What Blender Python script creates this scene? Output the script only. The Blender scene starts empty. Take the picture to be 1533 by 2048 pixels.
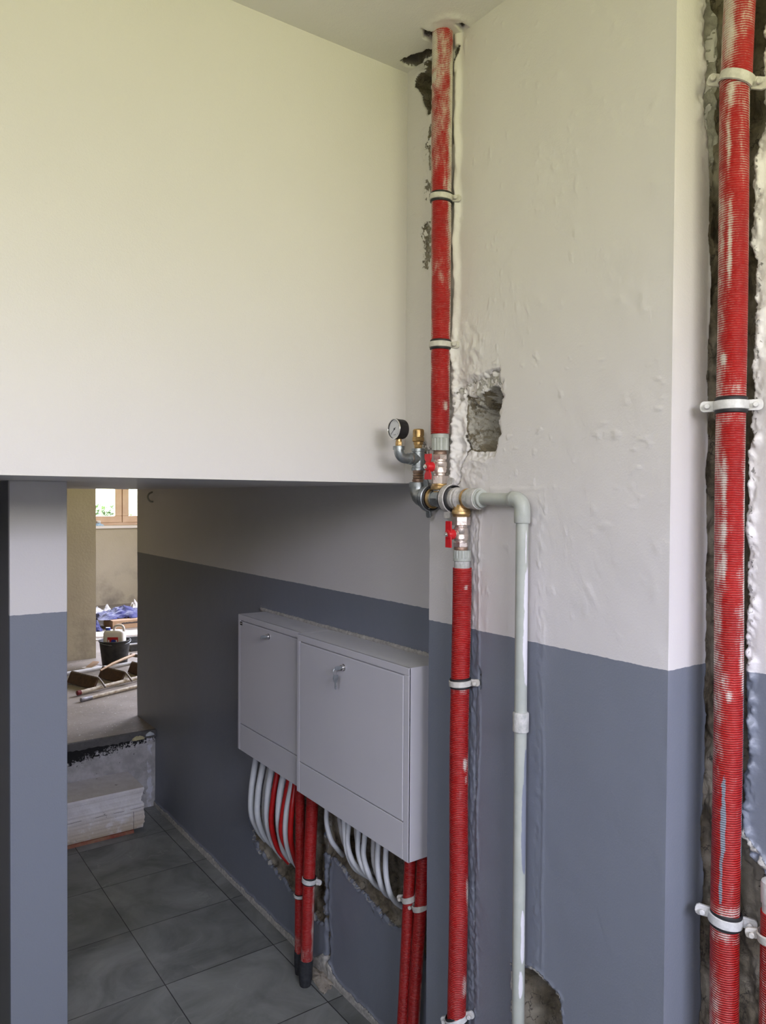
import bpy, math, random
import numpy as np
from mathutils import Vector, Matrix

sc = bpy.context.scene
PI = math.pi

# ---------------------------------------------------------------- camera
CAM_H = 1.65
yaw, pitch, roll = 0.6165785, 0.01824567, 0.00632491
cd = bpy.data.cameras.new('camera'); cam = bpy.data.objects.new('camera', cd); sc.collection.objects.link(cam)
cd.sensor_fit = 'VERTICAL'; cd.sensor_height = 24.0; cd.lens = 24.0 * 1522.35 / 2048.0
cd.clip_start = 0.02; cd.clip_end = 200
_f = Vector((math.sin(yaw) * math.cos(pitch), math.cos(yaw) * math.cos(pitch), -math.sin(pitch)))
_r = Vector((math.cos(yaw), -math.sin(yaw), 0)); _u = _r.cross(_f)
_r2 = _r * math.cos(roll) + _u * math.sin(roll); _u2 = -_r * math.sin(roll) + _u * math.cos(roll)
mw = Matrix((( _r2.x, _u2.x, -_f.x, 0), (_r2.y, _u2.y, -_f.y, 0), (_r2.z, _u2.z, -_f.z, CAM_H), (0, 0, 0, 1)))
cam.matrix_world = mw
sc.camera = cam

# ---------------------------------------------------------------- view + world
sc.view_settings.view_transform = 'Standard'
sc.view_settings.look = 'None'
sc.view_settings.gamma = 1.0
sc.view_settings.use_curve_mapping = False
sc.view_settings.exposure = 1.55
W_STRENGTH = 5.0
wd = bpy.data.worlds.new('daylight'); sc.world = wd; wd.use_nodes = True
wn = wd.node_tree; wn.nodes.clear()
tc = wn.nodes.new('ShaderNodeTexCoord'); sx = wn.nodes.new('ShaderNodeSeparateXYZ')
mr = wn.nodes.new('ShaderNodeMapRange'); mr.inputs[1].default_value = -1; mr.inputs[2].default_value = 1
rp = wn.nodes.new('ShaderNodeValToRGB'); bg = wn.nodes.new('ShaderNodeBackground'); wo = wn.nodes.new('ShaderNodeOutputWorld')
wn.links.new(tc.outputs['Generated'], sx.inputs[0]); wn.links.new(sx.outputs[2], mr.inputs[0])
wn.links.new(mr.outputs[0], rp.inputs[0]); wn.links.new(rp.outputs[0], bg.inputs[0]); wn.links.new(bg.outputs[0], wo.inputs[0])
el = rp.color_ramp.elements
el[0].position = 0.0; el[0].color = (0.42, 0.46, 0.16, 1)      # lawn and foliage below the horizon
el[1].position = 1.0; el[1].color = (1.9, 2.05, 2.6, 1)
for pos, c in ((0.42, (0.66, 0.66, 0.28)), (0.50, (0.84, 0.83, 0.54)), (0.56, (0.94, 0.92, 0.80)), (0.62, (1.20, 1.20, 1.50)), (0.72, (1.85, 1.90, 2.45))):
    e = el.new(pos); e.color = c + (1,)
bg.inputs[1].default_value = W_STRENGTH

# openings that let the daylight in: stair window behind the camera, far room window, added left and side fill openings
BACKWIN = (-0.55, 1.10, 1.98, 2.72)          # x0 x1 z0 z1 in the wall y = -1.5
FARWIN = (1.85, 3.15, 1.32, 2.45)          # in the wall y = 8.881
LEFTFILL = (-1.0, -0.15, 1.95, 2.65)            # y0 y1 z0 z1 of an unseen opening added as soft fill in the wall x = -1.2
SIDEFILL = (5.0, 7.5, 1.35, 2.45)            # y0 y1 z0 z1 of an unseen opening added to brighten the far room, in the wall x = 3.6
def portal(name, loc, rot, sx_, sy_):
    ld = bpy.data.lights.new(name, 'AREA'); ld.shape = 'RECTANGLE'; ld.size = sx_; ld.size_y = sy_
    ld.cycles.is_portal = True
    o = bpy.data.objects.new(name, ld); sc.collection.objects.link(o); o.location = loc; o.rotation_euler = rot
portal('daylight_portal', ((BACKWIN[0] + BACKWIN[1]) / 2, -1.60, (BACKWIN[2] + BACKWIN[3]) / 2), (PI / 2, 0, 0), BACKWIN[1] - BACKWIN[0], BACKWIN[3] - BACKWIN[2])
portal('daylight_portal', ((FARWIN[0] + FARWIN[1]) / 2, 9.10, (FARWIN[2] + FARWIN[3]) / 2), (-PI / 2, 0, 0), FARWIN[1] - FARWIN[0], FARWIN[3] - FARWIN[2])
portal('daylight_portal', (3.75, (SIDEFILL[0] + SIDEFILL[1]) / 2, (SIDEFILL[2] + SIDEFILL[3]) / 2), (0, PI / 2, 0), SIDEFILL[3] - SIDEFILL[2], SIDEFILL[1] - SIDEFILL[0])  # portal of the added opening that brightens the far room

portal('daylight_portal', (-1.28, (LEFTFILL[0] + LEFTFILL[1]) / 2, (LEFTFILL[2] + LEFTFILL[3]) / 2), (0, -PI / 2, 0), LEFTFILL[3] - LEFTFILL[2], LEFTFILL[1] - LEFTFILL[0])  # portal of the added fill opening on the left

# ---------------------------------------------------------------- noise in numpy
_rs = np.random.RandomState(7); _T = _rs.rand(8, 256, 256)
def vn(x, y, k=0):
    xi = np.floor(x).astype(int); yi = np.floor(y).astype(int); fx = x - xi; fy = y - yi
    fx = fx * fx * (3 - 2 * fx); fy = fy * fy * (3 - 2 * fy); T = _T[k % 8]
    a = T[xi % 256, yi % 256]; b = T[(xi + 1) % 256, yi % 256]; c = T[xi % 256, (yi + 1) % 256]; d = T[(xi + 1) % 256, (yi + 1) % 256]
    return (a * (1 - fx) + b * fx) * (1 - fy) + (c * (1 - fx) + d * fx) * fy
def fbm(x, y, k=0, o=4):
    s = 0; a = 0.5; t = 0
    for i in range(o):
        s = s + a * vn(x * 2 ** i + 17 * i, y * 2 ** i + 31 * i, k + i); t += a; a *= 0.5
    return s / t
def ss(a, b, x):
    t = np.clip((x - a) / (b - a), 0, 1); return t * t * (3 - 2 * t)
def sdf(px, py, poly):                       # positive inside
    d = np.full(px.shape, 1e9); ins = np.zeros(px.shape, bool); n = len(poly)
    for i in range(n):
        ax, ay = poly[i]; bx, by = poly[(i + 1) % n]
        ex, ey = bx - ax, by - ay; t = np.clip(((px - ax) * ex + (py - ay) * ey) / (ex * ex + ey * ey), 0, 1)
        d = np.minimum(d, np.hypot(px - ax - t * ex, py - ay - t * ey))
        c = ((ay > py) != (by > py)) & (px < (bx - ax) * (py - ay) / ((by - ay) if by != ay else 1e-9) + ax)
        ins ^= c
    return np.where(ins, d, -d)

# ---------------------------------------------------------------- materials
def hexc(r, g, b):
    f = lambda v: (v / 255 / 12.92) if v / 255 <= 0.04045 else ((v / 255 + 0.055) / 1.055) ** 2.4
    return (f(r), f(g), f(b), 1)
class NT:
    def __init__(s, name):
        s.m = bpy.data.materials.new(name); s.m.use_nodes = True; s.t = s.m.node_tree; s.t.nodes.clear()
        s.out = s.t.nodes.new('ShaderNodeOutputMaterial'); s.b = s.t.nodes.new('ShaderNodeBsdfPrincipled')
        s.t.links.new(s.b.outputs[0], s.out.inputs[0]); s.geo = s.t.nodes.new('ShaderNodeTexCoord')
        s.pos = s.geo.outputs['Object']
    def n(s, typ, **kw):
        o = s.t.nodes.new('ShaderNode' + typ)
        for k, v in kw.items(): setattr(o, k, v)
        return o
    def L(s, a, b):
        if isinstance(a, (int, float)): b.default_value = a
        elif isinstance(a, tuple): b.default_value = a
        else: s.t.links.new(a, b)
    def math(s, op, a, b=0.0, c=None):
        o = s.n('Math', operation=op); s.L(a, o.inputs[0]); s.L(b, o.inputs[1])
        if c is not None: s.L(c, o.inputs[2])
        return o.outputs[0]
    def rng(s, a, lo, hi, l2=0.0, h2=1.0, smooth=False):
        o = s.n('MapRange'); o.interpolation_type = 'SMOOTHSTEP' if smooth else 'LINEAR'
        s.L(a, o.inputs[0]); o.inputs[1].default_value = lo; o.inputs[2].default_value = hi; o.inputs[3].default_value = l2; o.inputs[4].default_value = h2
        return o.outputs[0]
    def noise(s, scale, detail=4, rough=0.55, vec=None, dist=0.0):
        o = s.n('TexNoise'); o.inputs['Scale'].default_value = scale; o.inputs['Detail'].default_value = detail
        o.inputs['Roughness'].default_value = rough; o.inputs['Distortion'].default_value = dist
        s.L(vec if vec is not None else s.pos, o.inputs['Vector']); return o.outputs['Fac']
    def vor(s, scale, feature='DISTANCE_TO_EDGE', vec=None):
        o = s.n('TexVoronoi', feature=feature); o.inputs['Scale'].default_value = scale
        s.L(vec if vec is not None else s.pos, o.inputs['Vector']); return o.outputs['Distance']
    def scale(s, v, vec=None):
        o = s.n('Mapping'); o.inputs['Scale'].default_value = v; s.L(vec if vec is not None else s.pos, o.inputs[0]); return o.outputs[0]
    def sep(s, vec=None):
        o = s.n('SeparateXYZ'); s.L(vec if vec is not None else s.pos, o.inputs[0]); return o.outputs
    def mix(s, f, a, b):
        o = s.n('Mix', data_type='RGBA'); s.L(f, o.inputs[0])
        s.L(a, o.inputs[6]); s.L(b, o.inputs[7]); return o.outputs[2]
    def attr(s, name):
        o = s.n('Attribute', attribute_name=name); return o.outputs['Fac']
    def bump(s, h, dist, strength=1.0, prev=None):
        o = s.n('Bump'); o.inputs['Distance'].default_value = dist; o.inputs['Strength'].default_value = strength
        s.L(h, o.inputs['Height'])
        if prev is not None: s.L(prev, o.inputs['Normal'])
        return o.outputs[0]
    def set(s, col=None, rough=None, metal=None, normal=None, spec=None):
        if col is not None: s.L(col, s.b.inputs['Base Color'])
        if rough is not None: s.L(rough, s.b.inputs['Roughness'])
        if metal is not None: s.b.inputs['Metallic'].default_value = metal
        if normal is not None: s.L(normal, s.b.inputs['Normal'])
        if spec is not None: s.b.inputs['Specular IOR Level'].default_value = spec
        return s.m

WHITE_PAINT = (0.69, 0.667, 0.652, 1)
GREY_PAINT = (0.190, 0.209, 0.250, 1)
PAINT_Z = 1.338
def wall_mat(name, two_tone=True, raw=True, upper=WHITE_PAINT, lower=GREY_PAINT, bumps=0.0006):
    m = NT(name); z = m.sep()[2]
    c = upper
    if two_tone:
        edge = m.math('ADD', z, m.rng(m.noise(60, 3), 0, 1, -0.0022, 0.0022))
        c = m.mix(m.math('GREATER_THAN', edge, PAINT_Z), lower, upper)
    tone = m.rng(m.noise(2.2, 3), 0.3, 0.7, 0.0, 0.06)
    c = m.mix(tone, c, (0.30, 0.29, 0.27, 1))
    h = m.noise(230, 3, 0.6); b = m.bump(h, bumps, 0.9)
    b = m.bump(m.noise(22, 3, 0.6), 0.004, 0.25, b)
    r = 0.42
    if raw:
        a = m.attr('raw'); nf = m.noise(160, 4, 0.7)
        f = m.rng(m.math('ADD', a, m.rng(nf, 0.2, 0.8, -0.25, 0.25)), 0.42, 0.56)
        mort = m.mix(m.rng(m.noise(45, 5, 0.7), 0.3, 0.7), (0.095, 0.077, 0.050, 1), (0.27, 0.225, 0.150, 1))
        mort = m.mix(m.rng(m.noise(9, 3), 0.45, 0.65), mort, (0.40, 0.36, 0.28, 1))
        wv = m.n('VectorMath', operation='MULTIPLY_ADD'); nn = m.n('TexNoise'); nn.inputs['Scale'].default_value = 60; nn.inputs['Detail'].default_value = 4; m.L(m.pos, nn.inputs['Vector'])
        m.L(nn.outputs['Color'], wv.inputs[0]); wv.inputs[1].default_value = (.03, .03, .03); m.L(m.pos, wv.inputs[2])
        crack = m.rng(m.vor(42, vec=m.scale((1, 1, 0.6), wv.outputs[0])), 0.0, 0.05, 1, 0)
        mort = m.mix(m.math('MULTIPLY', crack, m.rng(m.noise(26, 2), 0.48, 0.6)), mort, (0.05, 0.042, 0.035, 1))
        c = m.mix(f, c, mort)
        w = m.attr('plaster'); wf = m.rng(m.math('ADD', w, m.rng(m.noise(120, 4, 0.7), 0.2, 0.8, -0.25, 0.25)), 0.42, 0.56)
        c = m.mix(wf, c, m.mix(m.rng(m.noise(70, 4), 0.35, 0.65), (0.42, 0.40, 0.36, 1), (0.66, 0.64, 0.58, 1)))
        any_ = m.math('MAXIMUM', f, wf)
        b = m.bump(m.math('MULTIPLY', any_, m.noise(110, 6, 0.75)), 0.008, 0.9, b)
        r = m.rng(any_, 0, 1, 0.42, 0.92)
    return m.set(c, r, normal=b)

M = {}
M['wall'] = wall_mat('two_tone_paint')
M['wall_plain'] = wall_mat('white_paint', two_tone=False, raw=False)
M['ceiling'] = wall_mat('ceiling_paint', two_tone=False, raw=True, upper=(0.84, 0.82, 0.76, 1))
M['wall_two'] = wall_mat('two_tone_paint_smooth', raw=False)
M['dark_grey'] = wall_mat('dark_grey_wall', two_tone=False, raw=False, upper=(0.17, 0.165, 0.16, 1))  # one even dark tone for the partition side and the recess

def simple(name, col, rough=0.5, metal=0.0, col2=None, sc_=30, b=0.0, bs=200, spec=None):
    m = NT(name); c = col
    if col2: c = m.mix(m.rng(m.noise(sc_, 5, 0.65), 0.35, 0.65), col, col2)
    nrm = m.bump(m.noise(bs, 4, 0.6), b, 0.8) if b else None
    return m.set(c, rough, metal, nrm, spec)

def plaster_wall():
    m = NT('bare_plaster'); x, y, z = m.sep()
    c = m.mix(m.rng(m.noise(1.6, 4), 0.3, 0.7), (0.40, 0.34, 0.235, 1), (0.50, 0.435, 0.31, 1))
    dirt = m.math('MULTIPLY', m.rng(z, 0.45, 0.95, 1, 0), m.rng(m.noise(3.5, 4, 0.7), 0.45, 0.7))
    c = m.mix(m.math('MULTIPLY', dirt, 0.7), c, (0.16, 0.135, 0.11, 1))
    return m.set(c, 0.85, normal=m.bump(m.noise(60, 4), 0.002, 0.6))
M['plaster'] = plaster_wall()

def tiles():
    m = NT('slate_tiles'); x, y, z = m.sep()
    def grout(v, off, per, w):
        t = m.math('FRACT', m.math('DIVIDE', m.math('SUBTRACT', v, off), per))
        d = m.math('MINIMUM', t, m.math('SUBTRACT', 1.0, t)); return m.math('LESS_THAN', m.math('MULTIPLY', d, per), w)
    g = m.math('MAXIMUM', grout(x, 0.878, 0.4068, 0.0016), grout(y, 2.495, 0.388, 0.0016))
    ix = m.math('FLOOR', m.math('DIVIDE', m.math('SUBTRACT', x, 0.878), 0.4068)); iy = m.math('FLOOR', m.math('DIVIDE', m.math('SUBTRACT', y, 2.495), 0.388))
    cmb = m.n('CombineXYZ'); m.L(ix, cmb.inputs[0]); m.L(iy, cmb.inputs[1])
    wn_ = m.n('TexWhiteNoise'); m.L(cmb.outputs[0], wn_.inputs[0])
    vec = m.n('VectorMath', operation='MULTIPLY_ADD'); m.L(wn_.outputs['Color'], vec.inputs[0]); vec.inputs[1].default_value = (5, 5, 5); m.L(m.pos, vec.inputs[2])
    v = vec.outputs[0]
    c = m.mix(m.rng(m.noise(3.2, 6, 0.62, v, 1.2), 0.3, 0.72), (0.115, 0.122, 0.114, 1), (0.30, 0.31, 0.295, 1))
    c = m.mix(m.math('MULTIPLY', wn_.outputs[0], 0.25), c, (0.07, 0.072, 0.07, 1))
    warp = m.n('VectorMath', operation='MULTIPLY_ADD'); nn = m.n('TexNoise'); nn.inputs['Scale'].default_value = 4; nn.inputs['Detail'].default_value = 4; m.L(v, nn.inputs['Vector'])
    m.L(nn.outputs['Color'], warp.inputs[0]); warp.inputs[1].default_value = (0.5, 0.5, 0.5); m.L(v, warp.inputs[2])
    vein = m.math('LESS_THAN', m.vor(2.3, vec=warp.outputs[0]), 0.006)
    vein = m.math('MULTIPLY', vein, m.rng(m.noise(5, 2, 0.5, v), 0.5, 0.6))
    c = m.mix(m.math('MULTIPLY', vein, 0.35), c, (0.35, 0.35, 0.33, 1))
    dust = m.rng(m.noise(7, 6, 0.75), 0.52, 0.8, 0, 0.25); c = m.mix(dust, c, (0.24, 0.235, 0.22, 1))
    c = m.mix(g, c, (0.02, 0.02, 0.02, 1))
    b = m.bump(m.noise(14, 5, 0.6), 0.003, 0.35); b = m.bump(m.math('SUBTRACT', 1.0, g), 0.0015, 1.0, b)
    return m.set(c, m.rng(m.noise(9, 4), 0.3, 0.7, 0.38, 0.6), normal=b)
M['tiles'] = tiles()

def concrete():
    m = NT('dusty_concrete')
    c = m.mix(m.rng(m.noise(4, 6, 0.7), 0.3, 0.7), (0.17, 0.142, 0.11, 1), (0.29, 0.25, 0.205, 1))
    spk = m.math('GREATER_THAN', m.noise(70, 3, 0.6), 0.69); c = m.mix(spk, c, (0.75, 0.72, 0.66, 1))
    sp2 = m.math('LESS_THAN', m.noise(45, 3, 0.6), 0.27); c = m.mix(sp2, c, (0.09, 0.08, 0.07, 1))
    return m.set(c, 0.75, normal=m.bump(m.noise(40, 5, 0.7), 0.003, 0.6))
M['concrete'] = concrete()

def riser():
    m = NT('patched_plaster'); x, y, z = m.sep()
    c = m.mix(m.rng(m.noise(11, 5, 0.7), 0.4, 0.6), (0.36, 0.35, 0.345, 1), (0.50, 0.49, 0.49, 1))
    c = m.mix(m.rng(m.noise(7, 4, 0.6), 0.6, 0.72), c, (0.52, 0.52, 0.53, 1))
    pits = m.math('GREATER_THAN', m.noise(55, 3, 0.6), 0.70); c = m.mix(pits, c, (0.02, 0.02, 0.02, 1))
    # black bitumen smear under the nosing, thick towards the partition
    lim = m.rng(x, 0.9, 1.3, 0.11, 0.018)
    d = m.math('SUBTRACT', 0.372, z)
    bl = m.math('LESS_THAN', m.math('ADD', d, m.rng(m.noise(60, 4, 0.8), 0.3, 0.7, -0.045, 0.045)), m.math('MULTIPLY', lim, 0.62))
    c = m.mix(bl, c, (0.008, 0.008, 0.008, 1))
    wv = m.math('LESS_THAN', m.math('ABSOLUTE', m.math('SUBTRACT', m.math('ADD', x, m.rng(m.noise(25, 3), 0, 1, -0.02, 0.02)), 1.318)), 0.012)
    c = m.mix(m.math('MULTIPLY', wv, m.rng(m.noise(18, 3), 0.42, 0.55)), c, (0.62, 0.63, 0.68, 1))
    return m.set(c, 0.85, normal=m.bump(m.noise(45, 6, 0.7), 0.006, 0.8))
M['riser'] = riser()

def insulation():
    m = NT('red_foam_insulation'); x, y, z = m.sep()
    wob = m.rng(m.noise(35, 3, 0.6, m.scale((1, 1, 0.35))), 0, 1, -2.6, 2.6)
    rib = m.math('SINE', m.math('ADD', m.math('MULTIPLY', z, 2 * PI / 0.0042), wob))
    a = m.attr('smear'); g = m.attr('greypaint')
    nz = m.rng(m.noise(42, 6, 0.75, m.scale((1, 1, 0.4))), 0.28, 0.72, -0.42, 0.42)
    f = m.math('ADD', m.math('ADD', a, nz), m.math('MULTIPLY', rib, 0.16))
    f = m.rng(f, 0.42, 0.92, 0.0, 0.92)
    ribl = m.math('MULTIPLY', m.rng(rib, 0.75, 1.0), m.rng(m.noise(110, 4, 0.7), 0.42, 0.62, 0.0, 0.36))
    red = m.mix(m.rng(m.noise(12, 3), 0.3, 0.7), (0.32, 0.0025, 0.003, 1), (0.43, 0.006, 0.005, 1))
    c = m.mix(ribl, red, (0.80, 0.45, 0.40, 1))
    c = m.mix(f, c, (0.70, 0.66, 0.58, 1))
    gf = m.rng(m.math('ADD', g, m.math('ADD', nz, m.math('MULTIPLY', rib, 0.05))), 0.5, 0.58)
    c = m.mix(gf, c, (0.24, 0.27, 0.31, 1))
    b = m.bump(rib, 0.0009, 0.9); b = m.bump(m.noise(160, 3), 0.0012, 0.6, b)
    return m.set(c, m.rng(f, 0, 1, 0.42, 0.7), normal=b)
M['insulation'] = insulation()

def zinc(name, c1, c2, rust=0.3, rough=0.38, metal=0.85):
    m = NT(name)
    c = m.mix(m.rng(m.noise(60, 5, 0.7), 0.35, 0.65), c1, c2)
    c = m.mix(m.rng(m.noise(38, 4, 0.6), 0.58, 0.7, 0, rust), c, (0.45, 0.43, 0.40, 1))
    return m.set(c, m.rng(m.noise(50, 4), 0.3, 0.7, rough - 0.08, rough + 0.14), metal, m.bump(m.noise(120, 4), 0.001, 0.5))
M['galv'] = zinc('galvanised_steel', (0.25, 0.275, 0.285, 1), (0.38, 0.41, 0.42, 1), 0.5)
M['galv_dirty'] = zinc('plaster_spattered_steel', (0.36, 0.35, 0.33, 1), (0.62, 0.60, 0.57, 1), 0.9, 0.6, 0.2)
M['brass'] = zinc('brass', (0.42, 0.27, 0.11, 1), (0.62, 0.43, 0.20, 1), 0.35, 0.36, 0.85)
M['nickel'] = zinc('nickel_plated_brass', (0.66, 0.56, 0.50, 1), (0.78, 0.70, 0.64, 1), 0.15, 0.3, 0.85)
M['bronze'] = zinc('brown_fitting', (0.20, 0.12, 0.08, 1), (0.38, 0.27, 0.20, 1), 0.3, 0.42, 0.6)
M['chrome'] = simple('chrome', (0.75, 0.74, 0.72, 1), 0.15, 1.0)
M['handle'] = simple('red_lacquer', (0.62, 0.012, 0.018, 1), 0.32, 0, (0.50, 0.01, 0.015, 1), 80)
M['ppr'] = simple('grey_plastic', (0.36, 0.385, 0.34, 1), 0.4, 0, (0.44, 0.46, 0.42, 1), 25, 0.0006, 90)
M['ppr_dirty'] = simple('plastered_plastic', (0.36, 0.37, 0.34, 1), 0.6, 0, (0.58, 0.57, 0.54, 1), 60, 0.002, 90)
def grey_pipe_mat():
    m = NT('painted_plastic_pipe'); a = m.attr('smear'); g = m.attr('greypaint')
    nz = m.rng(m.noise(60, 4, 0.7, m.scale((1, 1, 0.2))), 0.25, 0.75, -0.2, 0.2)
    c = m.mix(m.rng(m.noise(20, 3), 0.3, 0.7), (0.37, 0.395, 0.35, 1), (0.44, 0.46, 0.41, 1))
    c = m.mix(m.rng(m.math('ADD', a, nz), 0.48, 0.54), c, (0.70, 0.69, 0.72, 1))
    c = m.mix(m.rng(m.math('ADD', g, nz), 0.48, 0.54), c, (0.22, 0.24, 0.29, 1))
    return m.set(c, 0.32, normal=m.bump(m.noise(70, 3), 0.0015, 0.4))
M['grey_pipe'] = grey_pipe_mat()
M['black_plastic'] = simple('black_plastic', (0.012, 0.012, 0.014, 1), 0.4, 0, (0.03, 0.03, 0.032, 1), 90)
M['rubber'] = simple('black_rubber', (0.014, 0.014, 0.015, 1), 0.6)
M['tape'] = simple('black_foam', (0.012, 0.013, 0.016, 1), 0.75, 0, (0.03, 0.032, 0.036, 1), 60, 0.003, 80)
M['clamp'] = simple('painted_clamp', (0.48, 0.46, 0.41, 1), 0.6, 0.0, (0.62, 0.60, 0.54, 1), 70, 0.001, 120)
M['clamp_white'] = simple('clamp_zinc', (0.55, 0.55, 0.53, 1), 0.5, 0.1, (0.70, 0.70, 0.68, 1), 70, 0.001, 120)
M['dial'] = simple('dial_white', (0.62, 0.63, 0.66, 1), 0.4)
M['ink'] = simple('dial_ink', (0.03, 0.03, 0.035, 1), 0.5)
def cab():
    m = NT('white_lacquered_steel')
    c = m.mix(m.rng(m.noise(3, 3), 0.3, 0.7), (0.60, 0.59, 0.62, 1), (0.63, 0.62, 0.645, 1))
    st = m.math('GREATER_THAN', m.noise(26, 3, 0.6, m.scale((1, 1, 0.5))), 0.735)
    c = m.mix(m.math('MULTIPLY', st, 0.3), c, (0.62, 0.62, 0.62, 1))
    nx = m.n('NewGeometry'); up = m.math('GREATER_THAN', m.sep(nx.outputs['Normal'])[2], 0.8)
    dust = m.math('MULTIPLY', up, m.rng(m.noise(25, 5, 0.7), 0.35, 0.7, 0.35, 0.8)); c = m.mix(dust, c, (0.66, 0.655, 0.64, 1))
    return m.set(c, m.rng(dust, 0, 1, 0.30, 0.8), normal=m.bump(m.noise(400, 2), 0.0002, 0.3))
M['cabinet'] = cab()
M['hose_white'] = simple('white_foam_sleeve', (0.60, 0.63, 0.65, 1), 0.45, 0, (0.66, 0.68, 0.69, 1), 40, 0.0015, 60)
M['hose_grey'] = simple('greyish_sleeve', (0.34, 0.34, 0.33, 1), 0.5, 0, (0.42, 0.42, 0.41, 1), 40, 0.0015, 60)
M['hose_red'] = simple('red_sleeve', (0.50, 0.010, 0.010, 1), 0.4, 0, (0.36, 0.008, 0.008, 1), 40, 0.001, 90)
def block_mat():
    m = NT('aerated_concrete'); z = m.sep()[2]
    c = m.mix(m.rng(m.noise(14, 5, 0.7), 0.35, 0.65), (0.66, 0.63, 0.62, 1), (0.78, 0.76, 0.76, 1))
    st = m.math('MULTIPLY', m.rng(z, 0.02, 0.16, 1, 0), m.rng(m.noise(9, 4, 0.7), 0.42, 0.55))
    c = m.mix(st, c, (0.50, 0.42, 0.31, 1))
    c = m.mix(m.math('GREATER_THAN', m.noise(22, 4, 0.6), 0.68), c, (0.30, 0.28, 0.26, 1))
    jn = m.math('LESS_THAN', m.math('ABSOLUTE', m.math('SUBTRACT', m.math('ADD', z, m.rng(m.noise(15, 3), 0, 1, -0.004, 0.004)), 0.118)), 0.0012)
    c = m.mix(m.math('MULTIPLY', jn, m.rng(m.noise(12, 3), 0.45, 0.5)), c, (0.22, 0.2, 0.18, 1))
    return m.set(c, 0.9, normal=m.bump(m.noise(70, 5, 0.7), 0.003, 0.7))
M['block'] = block_mat()
M['wood_frame'] = simple('pine_window_frame', (0.62, 0.40, 0.26, 1), 0.4, 0, (0.68, 0.46, 0.31, 1), 8)
M['white_sill'] = simple('white_sill', (0.75, 0.68, 0.62, 1), 0.4)
M['wood_red'] = simple('stained_wood_strip', (0.30, 0.17, 0.10, 1), 0.8, 0, (0.24, 0.03, 0.02, 1), 12)
M['tread'] = simple('brown_tread', (0.045, 0.020, 0.007, 1), 0.55, 0, (0.085, 0.042, 0.016, 1), 40)
M['alu'] = simple('white_tube', (0.72, 0.72, 0.74, 1), 0.3, 0, (0.62, 0.62, 0.63, 1), 30)
M['cream_tube'] = simple('cream_painted_tube', (0.62, 0.57, 0.45, 1), 0.45, 0, (0.34, 0.26, 0.18, 1), 45)
M['bracket'] = simple('brown_steel_bracket', (0.12, 0.095, 0.08, 1), 0.5, 0.3, (0.30, 0.26, 0.22, 1), 60)
M['red_cap'] = simple('red_rubber_foot', (0.18, 0.012, 0.015, 1), 0.4, 0, (0.10, 0.008, 0.012, 1), 80)
M['grey_cap'] = simple('grey_rubber_foot', (0.12, 0.11, 0.12, 1), 0.5, 0, (0.32, 0.31, 0.31, 1), 60)
M['bucket'] = simple('black_scratched_plastic', (0.007, 0.0065, 0.0065, 1), 0.6, 0, (0.032, 0.029, 0.026, 1), 26)
M['canister'] = simple('milky_plastic', (0.72, 0.68, 0.62, 1), 0.4, 0, (0.66, 0.61, 0.55, 1), 20)
M['label_red'] = simple('red_label', (0.55, 0.02, 0.02, 1), 0.4)
M['label_blue'] = simple('blue_mark', (0.03, 0.05, 0.35, 1), 0.4)
M['white_ink'] = simple('white_mark', (0.75, 0.75, 0.75, 1), 0.5)
M['blue_cap'] = simple('blue_cap', (0.05, 0.09, 0.42, 1), 0.35)
M['tarp'] = simple('blue_sheet', (0.018, 0.019, 0.085, 1), 0.5, 0, (0.042, 0.046, 0.17, 1), 12, 0.01, 30)
M['card'] = simple('cardboard', (0.36, 0.22, 0.12, 1), 0.8, 0, (0.42, 0.27, 0.15, 1), 15)
M['wrap'] = simple('crumpled_film', (0.42, 0.41, 0.40, 1), 0.5, 0, (0.70, 0.68, 0.64, 1), 16, 0.012, 35)
M['panel_white'] = simple('white_board', (0.72, 0.69, 0.66, 1), 0.5, 0, (0.66, 0.60, 0.56, 1), 12)
M['tan_wood'] = simple('tan_handle', (0.46, 0.30, 0.17, 1), 0.5, 0, (0.52, 0.36, 0.21, 1), 30)
M['steel_dark'] = simple('dark_tray', (0.05, 0.05, 0.05, 1), 0.5, 0, (0.09, 0.09, 0.09, 1), 30)
M['leaf'] = simple('leaf', (0.06, 0.095, 0.035, 1), 0.6, 0, (0.11, 0.16, 0.06, 1), 6)
M['grass'] = simple('grass', (0.16, 0.27, 0.05, 1), 0.9, 0, (0.26, 0.36, 0.10, 1), 8, 0.03, 40)
M['cloth_blue'] = simple('light_blue_cloth', (0.25, 0.48, 0.72, 1), 0.7, 0, (0.6, 0.72, 0.85, 1), 25, 0.01, 50)
M['nosing'] = simple('dark_screed_edge', (0.085, 0.083, 0.08, 1), 0.85, 0, (0.13, 0.125, 0.12, 1), 30, 0.003, 60)
M['foam_yellow'] = simple('yellow_mounting_foam', (0.52, 0.47, 0.27, 1), 0.8, 0, (0.42, 0.38, 0.22, 1), 60, 0.004, 100)
M['filler'] = simple('white_filler', (0.55, 0.60, 0.62, 1), 0.8, 0, (0.48, 0.50, 0.52, 1), 60, 0.004, 100)
M['mortar'] = simple('pale_mortar', (0.38, 0.34, 0.28, 1), 0.9, 0, (0.24, 0.21, 0.17, 1), 30, 0.006, 90)
M['wire'] = simple('white_cable', (0.5, 0.5, 0.42, 1), 0.35)
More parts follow.
